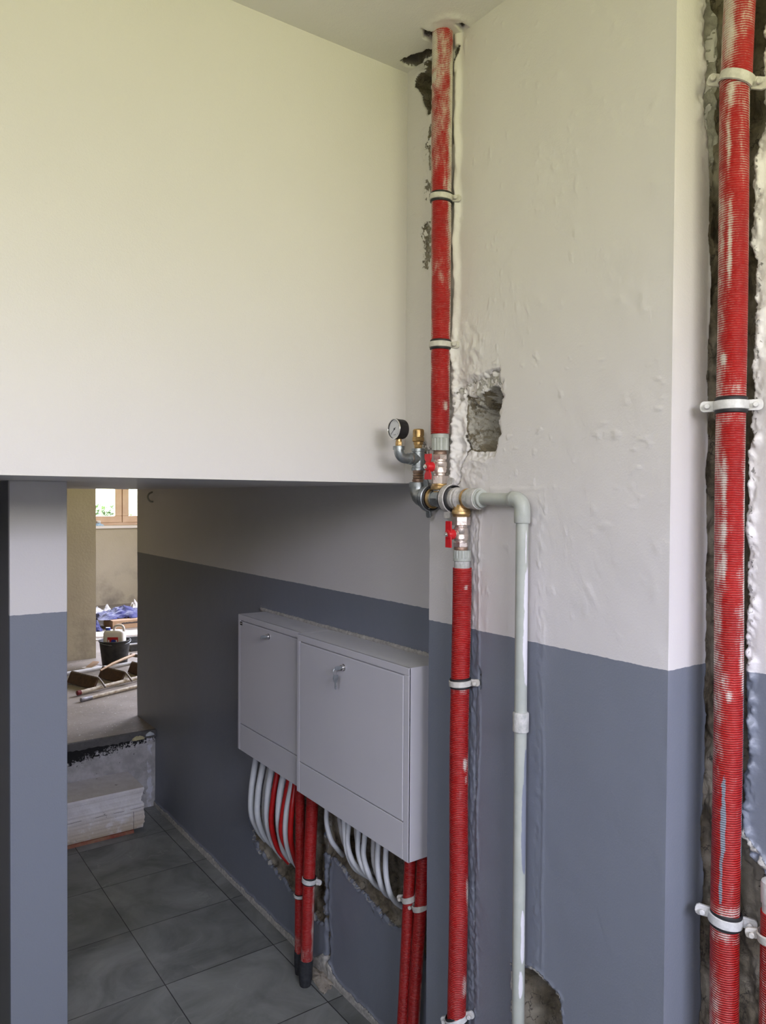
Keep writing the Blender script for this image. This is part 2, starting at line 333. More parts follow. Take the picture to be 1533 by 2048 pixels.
def glass_mat():
    m = NT('window_glass'); m.t.nodes.remove(m.b)
    tr = m.n('BsdfTransparent'); gl = m.n('BsdfGlossy'); gl.inputs['Roughness'].default_value = 0.02
    fr = m.n('Fresnel'); fr.inputs[0].default_value = 1.35; mx = m.n('MixShader')
    m.L(fr.outputs[0], mx.inputs[0]); m.L(tr.outputs[0], mx.inputs[1]); m.L(gl.outputs[0], mx.inputs[2]); m.L(mx.outputs[0], m.out.inputs[0])
    return m.m
M['glass'] = glass_mat()

# ---------------------------------------------------------------- mesh helpers
col = sc.collection
class MB:
    def __init__(s): s.v = []; s.f = []
    def add(s, vs, fs):
        o = len(s.v); s.v += [tuple(p) for p in vs]; s.f += [tuple(i + o for i in f) for f in fs]; return s
    def box(s, x0, x1, y0, y1, z0, z1):
        v = [(x, y, z) for z in (z0, z1) for y in (y0, y1) for x in (x0, x1)]
        return s.add(v, [(0, 2, 3, 1), (4, 5, 7, 6), (0, 1, 5, 4), (2, 6, 7, 3), (0, 4, 6, 2), (1, 3, 7, 5)])
    def obox(s, c, ax, ay, az):            # oriented box: centre and three half-axis vectors
        c, ax, ay, az = map(Vector, (c, ax, ay, az))
        v = [c + ax * i + ay * j + az * k for k in (-1, 1) for j in (-1, 1) for i in (-1, 1)]
        return s.add(v, [(0, 2, 3, 1), (4, 5, 7, 6), (0, 1, 5, 4), (2, 6, 7, 3), (0, 4, 6, 2), (1, 3, 7, 5)])
    def loft(s, rings, cap=True, closed=False):
        n = len(rings[0]); o = []; 
        for r in rings: o += list(r)
        f = []
        for i in range(len(rings) - 1 + (1 if closed else 0)):
            a = i * n; b = ((i + 1) % len(rings)) * n
            for j in range(n): k = (j + 1) % n; f.append((a + j, a + k, b + k, b + j))
        if cap and not closed:
            f.append(tuple(range(n - 1, -1, -1))); f.append(tuple((len(rings) - 1) * n + j for j in range(n)))
        return s.add(o, f)
    def lathe(s, base, axis, prof, n=32, cap=True, flute=None):  # prof: (distance along axis, radius)
        base, axis = Vector(base), Vector(axis).normalized(); t = axis.orthogonal().normalized(); b = axis.cross(t)
        rings = []
        for h, r in prof:
            ring = []
            for j in range(n):
                a = 2 * PI * j / n; rr = r
                if flute and flute[0] <= h <= flute[1]: rr = r * (1 - 0.09 * (1 if j % 4 == 0 else 0))
                ring.append(base + axis * h + (t * math.cos(a) + b * math.sin(a)) * rr)
            rings.append(ring)
        return s.loft(rings, cap)
    def hexn(s, base, axis, h0, h1, r, c=0.0015, n=6, ph=0.0):
        base, axis = Vector(base), Vector(axis).normalized(); t = axis.orthogonal().normalized(); b = axis.cross(t)
        rings = []
        for h, q in ((h0, 0.9), (h0 + c, 1), (h1 - c, 1), (h1, 0.9)):
            rings.append([base + axis * h + (t * math.cos(2 * PI * j / n + ph) + b * math.sin(2 * PI * j / n + ph)) * r * q for j in range(n)])
        return s.loft(rings)
    def sweep(s, pts, rad, n=16, cap=True):
        pts = [Vector(p) for p in pts]; m = len(pts); R = rad if isinstance(rad, (list, tuple)) else [rad] * m
        tan = [(pts[min(i + 1, m - 1)] - pts[max(i - 1, 0)]).normalized() for i in range(m)]
        t = tan[0].orthogonal().normalized(); rings = []
        for i in range(m):
            t = (t - tan[i] * t.dot(tan[i])).normalized(); b = tan[i].cross(t)
            rings.append([pts[i] + (t * math.cos(2 * PI * j / n) + b * math.sin(2 * PI * j / n)) * R[i] for j in range(n)])
        return s.loft(rings, cap)
    def prism(s, poly, origin, u, w, thick):  # 2D outline in the plane (u,w) extruded by thick along u x w
        o, u, w = Vector(origin), Vector(u), Vector(w); n = u.cross(w).normalized() * thick
        a = [o + u * p + w * q for p, q in poly]; b = [p + n for p in a]
        return s.loft([a, b])
    def build(s, name, mat, parent=None, smooth=35, bevel=0.0):
        me = bpy.data.meshes.new(name); off = Vector((0, 0, 0))
        if parent is not None: off = parent_world(parent)
        me.from_pydata([tuple(Vector(p) - off) for p in s.v], [], s.f); me.validate(); me.update()
        o = bpy.data.objects.new(name, me); col.objects.link(o); me.materials.append(M[mat] if isinstance(mat, str) else mat)
        import bmesh
        bm = bmesh.new(); bm.from_mesh(me); bmesh.ops.recalc_face_normals(bm, faces=bm.faces); bm.to_mesh(me); bm.free()
        if bevel:
            md = o.modifiers.new('bevel', 'BEVEL'); md.width = bevel; md.segments = 2; md.limit_method = 'ANGLE'
        if smooth:
            me.polygons.foreach_set('use_smooth', [True] * len(me.polygons)); me.set_sharp_from_angle(angle=math.radians(smooth))
        if parent is not None: o.parent = parent
        return o
def parent_world(p):
    v = Vector((0, 0, 0))
    while p is not None: v += p.location; p = p.parent
    return v
def thing(name, label, cat, loc, group=None):
    o = bpy.data.objects.new(name, None); col.objects.link(o); o.location = loc; o.empty_display_size = 0.05
    o['label'] = label; o['category'] = cat
    if group: o['group'] = group
    return o
def tag(o, label, cat, group=None, kind=None):
    o['label'] = label; o['category'] = cat
    if group: o['group'] = group
    if kind: o['kind'] = kind
    return o
def struct(o, label=None):
    o['kind'] = 'structure'
    if label: o['label'] = label
    return o
def catmull(P, n=10):
    P = [Vector(p) for p in P]; P = [P[0] * 2 - P[1]] + P + [P[-1] * 2 - P[-2]]; out = []
    for i in range(1, len(P) - 2):
        for k in range(n):
            t = k / n; a, b, c, d = P[i - 1:i + 3]
            out.append(0.5 * ((2 * b) + (c - a) * t + (2 * a - 5 * b + 4 * c - d) * t * t + (3 * b - a - 3 * c + d) * t ** 3))
    out.append(P[-2]); return out
def arr(a, b, step):
    return list(np.arange(a, b - step * 0.4, step))
def setattr_(me, name, vals):
    at = me.attributes.new(name, 'FLOAT', 'POINT'); at.data.foreach_set('value', np.asarray(vals, dtype=np.float32).ravel())

def field(name, us, vs, to3d, fn, mat, keep=None, parent=None, smooth=True):
    """grid over (u, v); fn gives depth, raw, plaster; to3d(u, v, depth) gives coordinates"""
    us = np.array(us); vs = np.array(vs); U, V = np.meshgrid(us, vs, indexing='ij')
    d, raw, pl = fn(U, V); X, Y, Z = to3d(U, V, d)
    co = np.stack([X, Y, Z], -1).reshape(-1, 3); nu, nv = len(us), len(vs)
    i = np.arange(nu - 1)[:, None]; j = np.arange(nv - 1)[None]
    f = np.stack([i * nv + j, (i + 1) * nv + j, (i + 1) * nv + j + 1, i * nv + j + 1], -1)
    if keep is not None:
        uc = (us[:-1] + us[1:])[:, None] / 2 + 0 * vs[None, 1:]; vc = (vs[:-1] + vs[1:])[None] / 2 + 0 * us[1:, None]
        f = f[keep(uc, vc)]
    f = f.reshape(-1, 4)
    me = bpy.data.meshes.new(name); me.vertices.add(len(co)); me.vertices.foreach_set('co', co.astype(np.float32).ravel())
    me.loops.add(f.size); me.loops.foreach_set('vertex_index', f.astype(np.int32).ravel())
    me.polygons.add(len(f)); me.polygons.foreach_set('loop_start', np.arange(0, f.size, 4, dtype=np.int32))
    me.update(calc_edges=True); me.validate()
    me.polygons.foreach_set('use_smooth', [smooth] * len(me.polygons))
    setattr_(me, 'raw', raw); setattr_(me, 'plaster', pl)
    me.materials.append(M[mat]); o = bpy.data.objects.new(name, me); col.objects.link(o)
    return o

XA, XB, YBEAM, YEND, YPIER, ZC, ZS, ZU = 1.35, 1.2266, 1.63, 1.523, 0.827, 2.777, 1.69, 0.412

# ================================================================ STRUCTURE
# ---- tiled floor
struct(MB().box(-1.3, 1.6, -1.6, 4.0, -0.06, 0.0).build('floor', 'tiles', smooth=0), 'dark slate-look square floor tiles with thin black joints')

# ---- chased pilaster wall that carries the pipes (faces -x)
def bulge(u, c, w): return np.exp(-((u - c) / w) ** 2)
def f_pil(Y, Z):
    n1 = fbm(Y * 40, Z * 40, 0); n2 = fbm(Y * 130, Z * 130, 1); n3 = fbm(Y * 9, Z * 9, 2); nv = fbm(Y * 60, Z * 18, 3)
    d = (n3 - 0.5) * 0.003 + (n1 - 0.5) * 0.0006
    raw = np.zeros_like(Y); pl = np.zeros_like(Y)
    # lumpy plaster patching round the fittings
    z1 = ss(1.60, 1.72, Z) * (1 - ss(2.02, 2.12, Z)); pm = z1 * ss(1.30, 1.36, Y + (n1 - .5) * .05) * (1 - ss(1.44, 1.47, Y))
    d -= pm * ((n1 - 0.35) * 0.012 + (n2 - 0.5) * 0.004)
    # ragged plaster rib right of the riser and the crack between them
    zr = ss(1.64, 1.70, Z)
    c = 1.424 + (fbm(Z * 14, Z * 0, 4) - 0.5) * 0.014
    lowr = 1 - ss(1.98, 2.10, Z)
    rib = bulge(Y, c, 0.009) * zr; d -= rib * (0.009 + 0.014 * (nv - 0.4) + 0.022 * lowr * (fbm(Y * 160, Z * 90, 1) - .5))
    cr2 = bulge(Y, 1.405 + (fbm(Z * 22, Z * 0 + 6, 3) - .5) * .05 + (1.72 - Z) * 0.35, 0.0022) * ss(1.655, 1.67, Z) * (1 - ss(1.79, 1.83, Z)); d += cr2 * 0.016; raw = np.maximum(raw, cr2)
    pl = np.maximum(pl, np.where(bulge(Y, c, 0.010) * zr * (0.25 + 0.9 * nv) > 0.42, 0.0, 0.0))
    ck = bulge(Y, c + 0.016, 0.0035 + 0.004 * fbm(Z * 30, Z * 0 + 3, 5)) * zr * ss(0.42, 0.55, fbm(Z * 16, Z * 0 + 9, 6)) * (1 - ss(2.56, 2.60, Z))
    d += ck * 0.030; raw = np.maximum(raw, ck * 0.9)
    # chipped strip left of the riser
    cl = (1 - ss(0.0, 0.02, np.abs(Y - 1.545) - 0.012 - (n1 - .5) * 0.03)) * ss(0.50, 0.62, fbm(Z * 9, Y * 20, 2)) * (Z > 1.72)
    d += cl * 0.004; raw = np.maximum(raw, cl * 0.55 * (n2 > 0.42))
    # hole with a chipped lip above it
    chip = sdf(Y, Z, [(1.262, 1.885), (1.263, 1.925), (1.272, 1.952), (1.30, 1.948), (1.345, 1.940), (1.405, 1.935), (1.425, 1.90), (1.43, 1.80), (1.41, 1.750), (1.34, 1.742), (1.285, 1.748), (1.272, 1.80)])
    cm = ss(-0.004, 0.010, chip + (n1 - 0.5) * 0.022 + (n2 - .5) * 0.012)
    d += cm * (0.002 + 0.020 * n1 * fbm(Y * 120, Z * 50, 6) * 1.6)
    pl = np.maximum(pl, cm * (n2 > 0.55) * 0.7 * (Z > 1.88))
    raw = np.maximum(raw, cm * ss(0.50, 0.62, n1) * 0.3)
    hole = sdf(Y, Z, [(1.268, 1.880), (1.272, 1.905), (1.30, 1.912), (1.335, 1.900), (1.36, 1.895), (1.395, 1.902), (1.402, 1.855), (1.396, 1.80), (1.386, 1.764), (1.345, 1.757), (1.300, 1.760), (1.284, 1.785), (1.274, 1.825)])
    hh = hole + (n1 - 0.5) * 0.012 + (n2 - .5) * 0.006
    left = ss(1.29, 1.385, Y)
    hm = ss(0.0, 0.006 + 0.075 * left, hh)
    d += hm * (0.07 + 0.20 * (1 - ss(1.285, 1.35, Y)) + 0.040 * (n1 - 0.5) + 0.02 * (fbm(Y * 60, Z * 35, 5) - .5)) + ss(0, .006, hh) * (0.010 * n2 - 0.004 + 0.010 * np.abs(fbm(Y * 45, Z * 30, 6) - .5) * 2); raw = np.maximum(raw, ss(0.0, 0.006, hh - 0.0))
    pl = np.maximum(pl, ss(0.002, 0.008, hh) * ss(1.325, 1.352, Y + (n1 - .5) * .03) * (0.30 + 0.45 * n2))  # lit left jamb of the hole painted paler through the plaster mask
    # hole low on the wall beside the grey pipe
    h2 = sdf(Y, Z, [(1.215, 0.30), (1.210, 0.60), (1.170, 0.618), (1.135, 0.622), (1.105, 0.612), (1.078, 0.600), (1.068, 0.560), (1.060, 0.30)])
    h2 = h2 + (n1 - 0.5) * 0.012 + (n2 - .5) * 0.005
    l2 = ss(1.10, 1.19, Y)
    d += ss(0, 0.005 + 0.06 * l2, h2) * (0.085 + 0.02 * (n1 - .5)); raw = np.maximum(raw, ss(0.0, 0.006, h2))
    e2 = ss(-0.012, 0, h2) * (1 - ss(0, 0.006, h2)) * (n2 > 0.45); pl = np.maximum(pl, e2 * 0.7); d -= e2 * 0.003
    # shallow filled chase beside the lower riser: ridges and a dark slit
    zl = (1 - ss(1.60, 1.66, Z))
    w = 1.333 + (fbm(Z * 8, Z * 0 + 5, 2) - 0.5) * 0.022
    d -= zl * bulge(Y, w, 0.0025) * 0.0025 * ss(.3, .55, fbm(Z * 11, Z * 0 + 1, 6)); d -= zl * bulge(Y, 1.350, 0.022) * (n2 - 0.45) * 0.010
    d += zl * ss(1.335, 1.345, Y) * (1 - ss(1.40, 1.41, Y)) * 0.003
    sl = bulge(Y, 1.331, 0.0035) * ss(1.195, 1.215, Z) * (1 - ss(1.235, 1.25, Z)); d += sl * 0.02; raw = np.maximum(raw, sl)
    sl = bulge(Y, 1.344, 0.0025) * ss(0.55, 0.62, fbm(Z * 12, Z * 0 + 2, 1)) * (Z < 1.1); d += sl * 0.014; raw = np.maximum(raw, sl * .8)
    # plaster trace either side of the grey pipe
    d -= bulge(Y, 1.128 + (fbm(Z * 5, Z * 0, 3) - .5) * .016, 0.003) * 0.0013 * (Z < 1.64) * ss(.35, .6, fbm(Z * 9, Z * 0, 5))
    d -= bulge(Y, 1.142, 0.012) * (n2 - .4) * 0.004 * (Z < 1.66)
    d -= bulge(Z, 1.672 + (fbm(Y * 30, Y * 0, 5) - .5) * .01, 0.003) * 0.0014 * (Y > 1.13) * (Y < 1.30)
    # chipped pocket under the ceiling
    tp = sdf(Y, Z, [(1.50, 2.80), (1.530, 2.70), (1.530, 2.630), (1.548, 2.628), (1.560, 2.665), (1.572, 2.70), (1.600, 2.725), (1.602, 2.745), (1.585, 2.756), (1.55, 2.750), (1.56, 2.80)])
    tp = tp + (n1 - .5) * 0.014
    d += ss(0, 0.012, tp) * (0.045 + 0.02 * n1); raw = np.maximum(raw, ss(-0.002, 0.005, tp))
    t2 = sdf(Y, Z, [(1.415, 2.75), (1.445, 2.75), (1.448, 2.70), (1.44, 2.685), (1.425, 2.72)]) + (n1 - .5) * .01
    d += ss(0, 0.006, t2) * 0.03; raw = np.maximum(raw, ss(-0.001, 0.004, t2))
    sp = (fbm(Y * 55, Z * 55, 7, 2) > 0.80) * (Z > 1.35); d -= sp * 0.0012
    d *= ss(0, 0.006, Y - YPIER)
    return d, raw, pl
us = arr(YPIER, 1.05, 0.006) + arr(1.05, 1.24, 0.0035) + arr(1.24, 1.46, 0.0025) + arr(1.46, YEND, 0.004) + [YEND] + arr(YEND + .004, YBEAM, 0.004) + [YBEAM]
vs = arr(0.0, 0.40, 0.05) + arr(0.40, 0.66, 0.004) + arr(0.66, 1.60, 0.006) + arr(1.60, ZS, 0.004) + [ZS] + arr(ZS + .003, 1.97, 0.0025) + arr(1.97, 2.60, 0.005) + arr(2.60, ZC, 0.0035) + [ZC]
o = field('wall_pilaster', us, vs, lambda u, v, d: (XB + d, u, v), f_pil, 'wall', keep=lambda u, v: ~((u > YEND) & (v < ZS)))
struct(o, 'projecting white-over-grey wall strip carrying the valves, with plaster holes')
struct(MB().box(XB + 0.001, XA + 0.1, YEND - 0.004, YEND, 0, ZS).build('wall_pilaster_return', 'wall_two', smooth=0))

# ---- return of the pilaster (faces -y), rough at its inner edge
XR = 1.346
def f_ret(X, Z):
    n1 = fbm(X * 60, Z * 60, 2); n2 = fbm(X * 150, Z * 150, 3); n4 = fbm(X * 40, Z * 14, 5)
    top = ss(2.20, 2.40, Z)
    e = XR + (fbm(Z * 13, Z * 0 + 1, 4) - 0.5) * 0.018 - 0.030 * top
    m = ss(-0.002, 0.004, X - e + (n1 - .5) * .008)
    d = (fbm(X * 9, Z * 9, 1) - .5) * .002 + m * (0.030 + 0.04 * (n4 - 0.4))
    w = top * bulge(X, e - 0.006, 0.014); d -= w * (n1 - 0.35) * 0.02
    d *= ss(0, 0.006, X - XB)
    return d, m * (1 - top * 0.8), top * m * 0.8 * (n1 > 0.4)
vz = arr(0.0, 0.45, 0.05) + arr(0.45, ZC, 0.004) + [ZC]
o = field('wall_pilaster_side', arr(XB, 1.29, 0.006) + arr(1.29, 1.44, 0.0025), vz, lambda u, v, d: (u, YPIER + d, v), f_ret, 'wall')
struct(o, 'narrow bright side face of the wall strip beside the big red riser')

# ---- wall right of the corner with the chase of the big riser (faces -x)
def f_cor(Y, Z):
    n1 = fbm(Y * 55, Z * 55, 1); n2 = fbm(Y * 150, Z * 150, 2); n4 = fbm(Y * 30, Z * 16, 6)
    e = 0.746 + (fbm(Z * 15, Z * 0 + 4, 2) - 0.5) * 0.020 + (fbm(Z * 60, Z * 0 + 8, 3) - 0.5) * 0.008 - 0.020 * ss(2.2, 2.45, Z)
    low = 1.03 + (0.748 - Y) * (-1.25)
    lowm = ss(0, 0.01, (low - Z) + (n1 - .5) * .03)
    m = np.maximum(ss(-0.001, 0.004, Y - e + (n2 - .5) * .006), lowm)
    d = (fbm(Y * 9, Z * 9, 1) - .5) * .002 + m * (0.045 + 0.05 * (n4 - 0.4) + 0.012 * (n1 - .5))
    rim = bulge(Y, e - 0.008, 0.009) * (1 - lowm)
    d -= rim * (ss(0.42, 0.7, fbm(Y * 60, Z * 45, 7)) * 0.010 + (n2 - .4) * 0.010 + (fbm(Y * 260, Z * 200, 3) - .5) * .006)
    rl = np.exp(-((Z - low - 0.012) / 0.014) ** 2) * (Y < 0.76); d -= rl * ss(0.4, .7, n1) * 0.016
    pl = rim * (n2 > 0.5) * 0.45 * (Z > PAINT_Z) + rl * ss(0.4, 0.6, n1)
    return d, m, pl
vz2 = arr(0.0, 0.45, 0.05) + arr(0.45, ZC, 0.004) + [ZC]
o = field('wall_corner', arr(-1.5, 0.40, 0.05) + arr(0.40, 0.60, 0.01) + arr(0.60, 0.90, 0.0028), vz2, lambda u, v, d: (XA + d, u, v), f_cor, 'wall')
struct(o, 'wall behind the big red riser with a ragged open chase')

# ---- passage wall behind the cabinets (faces -x)
def f_pas(Y, Z):
    n1 = fbm(Y * 35, Z * 35, 3); n2 = fbm(Y * 110, Z * 110, 4); n3 = fbm(Y * 7, Z * 7, 2)
    d = (n3 - .5) * .004; raw = np.zeros_like(Y); pl = np.zeros_like(Y)
    a = sdf(Y, Z, [(2.84, 0.335), (2.79, 0.255), (2.70, 0.225), (2.60, 0.210), (2.50, 0.190), (2.43, 0.165), (2.24, 0.17), (2.24, 0.75), (2.42, 0.60), (2.60, 0.48), (2.75, 0.42)])
    a = a + (n1 - .5) * 0.05
    b = sdf(Y, Z, [(2.245, 0.405), (2.16, 0.425), (2.08, 0.398), (1.97, 0.372), (1.88, 0.362), (1.80, 0.350), (1.60, 0.330), (1.60, 0.72), (2.245, 0.72)])
    b = b + (n1 - .5) * 0.045
    m = np.maximum(ss(-0.002, 0.008, a), ss(-0.002, 0.008, b))
    raw = np.maximum(raw, m)
    deepA = ss(0, 0.015, a - 0.045) * (Z > 0.22); deepB = ss(0, 0.015, b - 0.06) * (Z < 0.56)
    d += m * (0.012 + 0.018 * n1) + np.maximum(deepA, deepB) * (0.055 + 0.02 * (n2 - .5))
    rim = np.maximum(ss(-0.012, 0, a) * (1 - ss(0, .01, a)), ss(-0.012, 0, b) * (1 - ss(0, .01, b)))
    pl = np.maximum(pl, rim * (n2 > .46) * .6); d -= rim * n1 * 0.006
    # crack beside the floor risers
    cw = 2.222 + (fbm(Z * 22, Z * 0, 1) - .5) * .045
    ck = bulge(Y, cw, 0.006 + .005 * vn(Z * 30, Z * 0 + 2, 3)) * (Z < 0.46) * ss(.3, .45, fbm(Z * 12, Z * 0 + 7, 4)); d += ck * 0.022; raw = np.maximum(raw, ck * .9)
    d -= bulge(Y, cw - .016, 0.007) * (Z < 0.44) * n1 * 0.008
    # pale mortar where plaster meets the tiles
    fl = 1 - ss(0.0, 0.012, Z - 0.012 - 0.016 * n1 - 0.05 * bulge(Y, 2.23, .05)); pl = np.maximum(pl, fl * .75); d -= fl * 0.008
    # plaster bead above the cabinets
    bd = bulge(Z, 1.207, 0.006 + 0.004 * n1) * (Y < 2.74) * (Y > 1.5); pl = np.maximum(pl, bd * 1.1); d -= bd * 0.010 * (0.4 + n1)
    return d, raw, pl
us = arr(YEND - 0.01, 2.86, 0.0055) + arr(2.86, 4.3, 0.02) + [4.3]
vs = arr(0, 0.06, 0.004) + arr(0.06, 0.60, 0.0055) + arr(0.60, 1.17, 0.02) + arr(1.17, 1.24, 0.0035) + arr(1.24, ZS, 0.03) + [ZS]
o = field('wall_passage', us, vs, lambda u, v, d: (XA + d, u, v), f_pas, 'wall')
struct(o, 'passage wall behind the cabinets, grey below white, with rough chases')

# ---- beam wall above the passage, its soffit included
struct(MB().box(-1.3, XA + 0.2, YBEAM, 4.3, ZS, ZC + 0.1).build('wall_beam', 'wall_plain', smooth=0), 'large plain cream wall above the low passage')
# ---- partition end left of the passage
struct(MB().box(0.350, 0.492, 2.170, 2.190, 0, ZS).build('wall_partition', 'wall_two', smooth=0, bevel=0.002), 'narrow two-tone end of the partition left of the passage')
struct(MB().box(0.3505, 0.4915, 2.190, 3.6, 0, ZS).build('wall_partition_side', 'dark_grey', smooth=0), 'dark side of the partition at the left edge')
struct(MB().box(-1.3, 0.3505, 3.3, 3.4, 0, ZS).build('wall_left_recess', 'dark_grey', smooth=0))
# ---- camera side shell
lw = MB(); a, b_, c_, d_ = LEFTFILL
for q in ((-1.62, a, 0, ZC), (b_, 3.4, 0, ZC), (a, b_, 0, c_), (a, b_, d_, ZC)): lw.box(-1.3, -1.2, q[0], q[1], q[2], q[3])
struct(lw.build('wall_left', 'wall_two', smooth=0))
struct(MB().box(-1.27, -1.22, a, b_, c_, c_ + .03).box(-1.27, -1.22, a, b_, d_ - .03, d_).box(-1.27, -1.22, a, a + .03, c_ + .03, d_ - .03).box(-1.27, -1.22, b_ - .03, b_, c_ + .03, d_ - .03).build('fill_opening_frame', 'wood_frame', smooth=0))  # frame of the unseen fill opening added in the left wall
struct(MB().box(1.50, 1.60, -1.62, 4.19, -0.06, 2.95).box(-1.3, 1.5, -1.62, 1.70, 2.86, 2.95).box(-1.3, 1.5, -1.62, -1.55, ZC, 2.86).box(-1.3, -1.2, -1.55, 1.7, ZC, 2.86).build('light_leak_shell', 'plaster', smooth=0))  # unseen backing slabs added to stop daylight leaking through the seams
bw = MB(); x0, x1, z0, z1 = BACKWIN
for b in ((-1.2, x0, 0, ZC), (x1, 1.45, 0, ZC), (x0, x1, 0, z0), (x0, x1, z1, ZC)): bw.box(b[0], b[1], -1.62, -1.5, b[2], b[3])
struct(bw.build('wall_back', 'wall_two', smooth=0))
wf = MB()
wf.box(x0, x1, -1.60, -1.55, z0, z0 + 0.03).box(x0, x1, -1.60, -1.55, z1 - 0.03, z1).box(x0, x0 + 0.03, -1.60, -1.55, z0 + .03, z1 - .03).box(x1 - 0.03, x1, -1.60, -1.55, z0 + .03, z1 - .03)
struct(wf.build('window_2', 'wood_frame', smooth=0))
# ---- ceiling with a chipped corner
def f_ceil(X, Y):
    n1 = fbm(X * 50, Y * 50, 2); raw = np.zeros_like(X); d = (fbm(X * 6, Y * 6, 3) - .5) * 0.004
    s = sdf(X, Y, [(1.168, 1.60), (1.178, 1.575), (1.19, 1.54), (1.21, 1.51), (1.24, 1.50), (1.24, 1.60), (1.21, 1.606), (1.18, 1.604)]) + (n1 - .5) * .02 - 0.004
    d += ss(0, .01, s) * (0.03 + .02 * n1); raw = ss(-.002, .006, s)
    s2 = sdf(X, Y, [(1.14, 1.46), (1.165, 1.485), (1.21, 1.49), (1.22, 1.46), (1.19, 1.44)]) + (n1 - .5) * .012
    d += ss(0, .006, s2) * .02; raw = np.maximum(raw, ss(0, .006, s2) * .8)
    s3 = sdf(X, Y, [(1.19, 1.40), (1.225, 1.41), (1.225, 1.385), (1.20, 1.38)]) + (n1 - .5) * .01
    d += ss(0, .006, s3) * .02; raw = np.maximum(raw, ss(0, .006, s3) * .8)
    d -= np.exp(-((np.hypot(X - 1.195, Y - 1.42) - 0.045) / .012) ** 2) * n1 * .005
    return d, raw, raw * 0
o = field('ceiling', arr(-1.3, 1.0, 0.1) + arr(1.0, 1.25, 0.0035) + arr(1.25, 1.46, .02) + [1.46], arr(-1.6, 1.32, 0.1) + arr(1.32, YBEAM + .01, 0.0035), lambda u, v, d: (u, v, ZC + d), f_ceil, 'ceiling')
struct(o, 'cream ceiling with a chipped corner round the riser')

# ---- raised far room
ul = MB().box(-1.0, 3.8, 4.0, 9.1, ZU - 0.04, ZU).build('floor_upper', 'concrete', smooth=0)
struct(ul, 'dusty bare concrete floor of the raised room')
nos = MB(); n_ = 60
pts_t = []; rings = []
rnd = random.Random(3)
for i in range(n_ + 1):
    x = 0.45 + (XA - 0.45) * i / n_
    b = ZU - 0.040 + rnd.uniform(-.004, .004)
    rings.append([(x, 4.0, ZU + 0.0005), (x, 3.985 + rnd.uniform(-.002, .002), ZU - 0.002), (x, 3.985, b), (x, 4.0, b)])
nos.loft(rings); struct(nos.build('trim_1', 'nosing', smooth=0), 'dark screed edge of the raised floor')
struct(MB().box(0.4, XA, 3.995, 4.05, 0, ZU - 0.035).build('wall_riser', 'riser', smooth=0), 'patched step riser smeared with black bitumen')
struct(MB().box(-1.0, 1.569, 6.005, 6.2, ZU, 2.7).build('wall_room', 'plaster', smooth=0), 'bare beige wall stub in the raised room')
fx0, fx1, fz0, fz1 = FARWIN
fw = MB()
for b in ((-1.0, fx0, ZU, 2.7), (fx1, 3.8, ZU, 2.7), (fx0, fx1, ZU, fz0), (fx0, fx1, fz1, 2.7)): fw.box(b[0], b[1], 8.881, 9.1, b[2], b[3])
struct(fw.build('wall_far', 'plaster', smooth=0), 'beige wall under the far window')
sw = MB(); a, b_, c_, d_ = SIDEFILL
for q in ((4.3, a, ZU, 2.7), (b_, 9.1, ZU, 2.7), (a, b_, ZU, c_), (a, b_, d_, 2.7)): sw.box(3.6, 3.8, q[0], q[1], q[2], q[3])
struct(sw.build('wall_room_right', 'plaster', smooth=0))
struct(MB().box(XA + 0.002, 3.8, 4.2, 4.3, ZU, 2.7).build('wall_room_front', 'plaster', smooth=0))
struct(MB().box(-1.1, -1.0, 3.6, 9.1, 0, 2.7).build('wall_room_left', 'plaster', smooth=0))
struct(MB().box(-1.1, 3.8, 4.3, 9.1, 2.7, 2.8).build('ceiling_room', 'plaster', smooth=0))
struct(MB().box(-1.1, 0.40, 3.6, 3.995, 0, ZS).build('wall_passage_left', 'plaster', smooth=0))
# far window: timber frame, two casements, panes, sill
w = struct(MB().box(fx0, fx1, 8.93, 8.98, fz0, fz0 + 0.035).box(fx0, fx1, 8.93, 8.98, fz1 - .035, fz1).box(fx0, fx0 + .035, 8.93, 8.98, fz0 + .035, fz1 - .035).box(fx1 - .035, fx1, 8.93, 8.98, fz0 + .035, fz1 - .035).build('window_1', 'wood_frame', smooth=0), 'pine casement window looking onto a green garden')
XM = 2.623
def casement(a, b):
    f = MB(); t = 0.075; za, zb = fz0 + .03, fz1 - .03
    f.box(a, b, 8.915, 8.965, za, za + t).box(a, b, 8.915, 8.965, zb - t, zb).box(a, a + t, 8.915, 8.965, za + t, zb - t).box(b - t, b, 8.915, 8.965, za + t, zb - t)
    c = f.build('casement', 'wood_frame', w, smooth=0, bevel=0.004)
    MB().box(a + t, b - t, 8.938, 8.942, za + t, zb - t).build('pane', 'glass', c, smooth=0)
casement(fx0 + .03, XM - 0.003); casement(XM + 0.003, fx1 - .03)
MB().box(XM - 0.003, XM + 0.003, 8.955, 8.97, fz0 + .03, fz1 - .03).build('mullion', 'bracket', w, smooth=0)
MB().box(fx0 - 0.05, fx1 + 0.05, 8.84, 8.93, fz0 - 0.035, fz0 - 0.003).build('window_sill', 'white_sill', w, smooth=0, bevel=0.004)

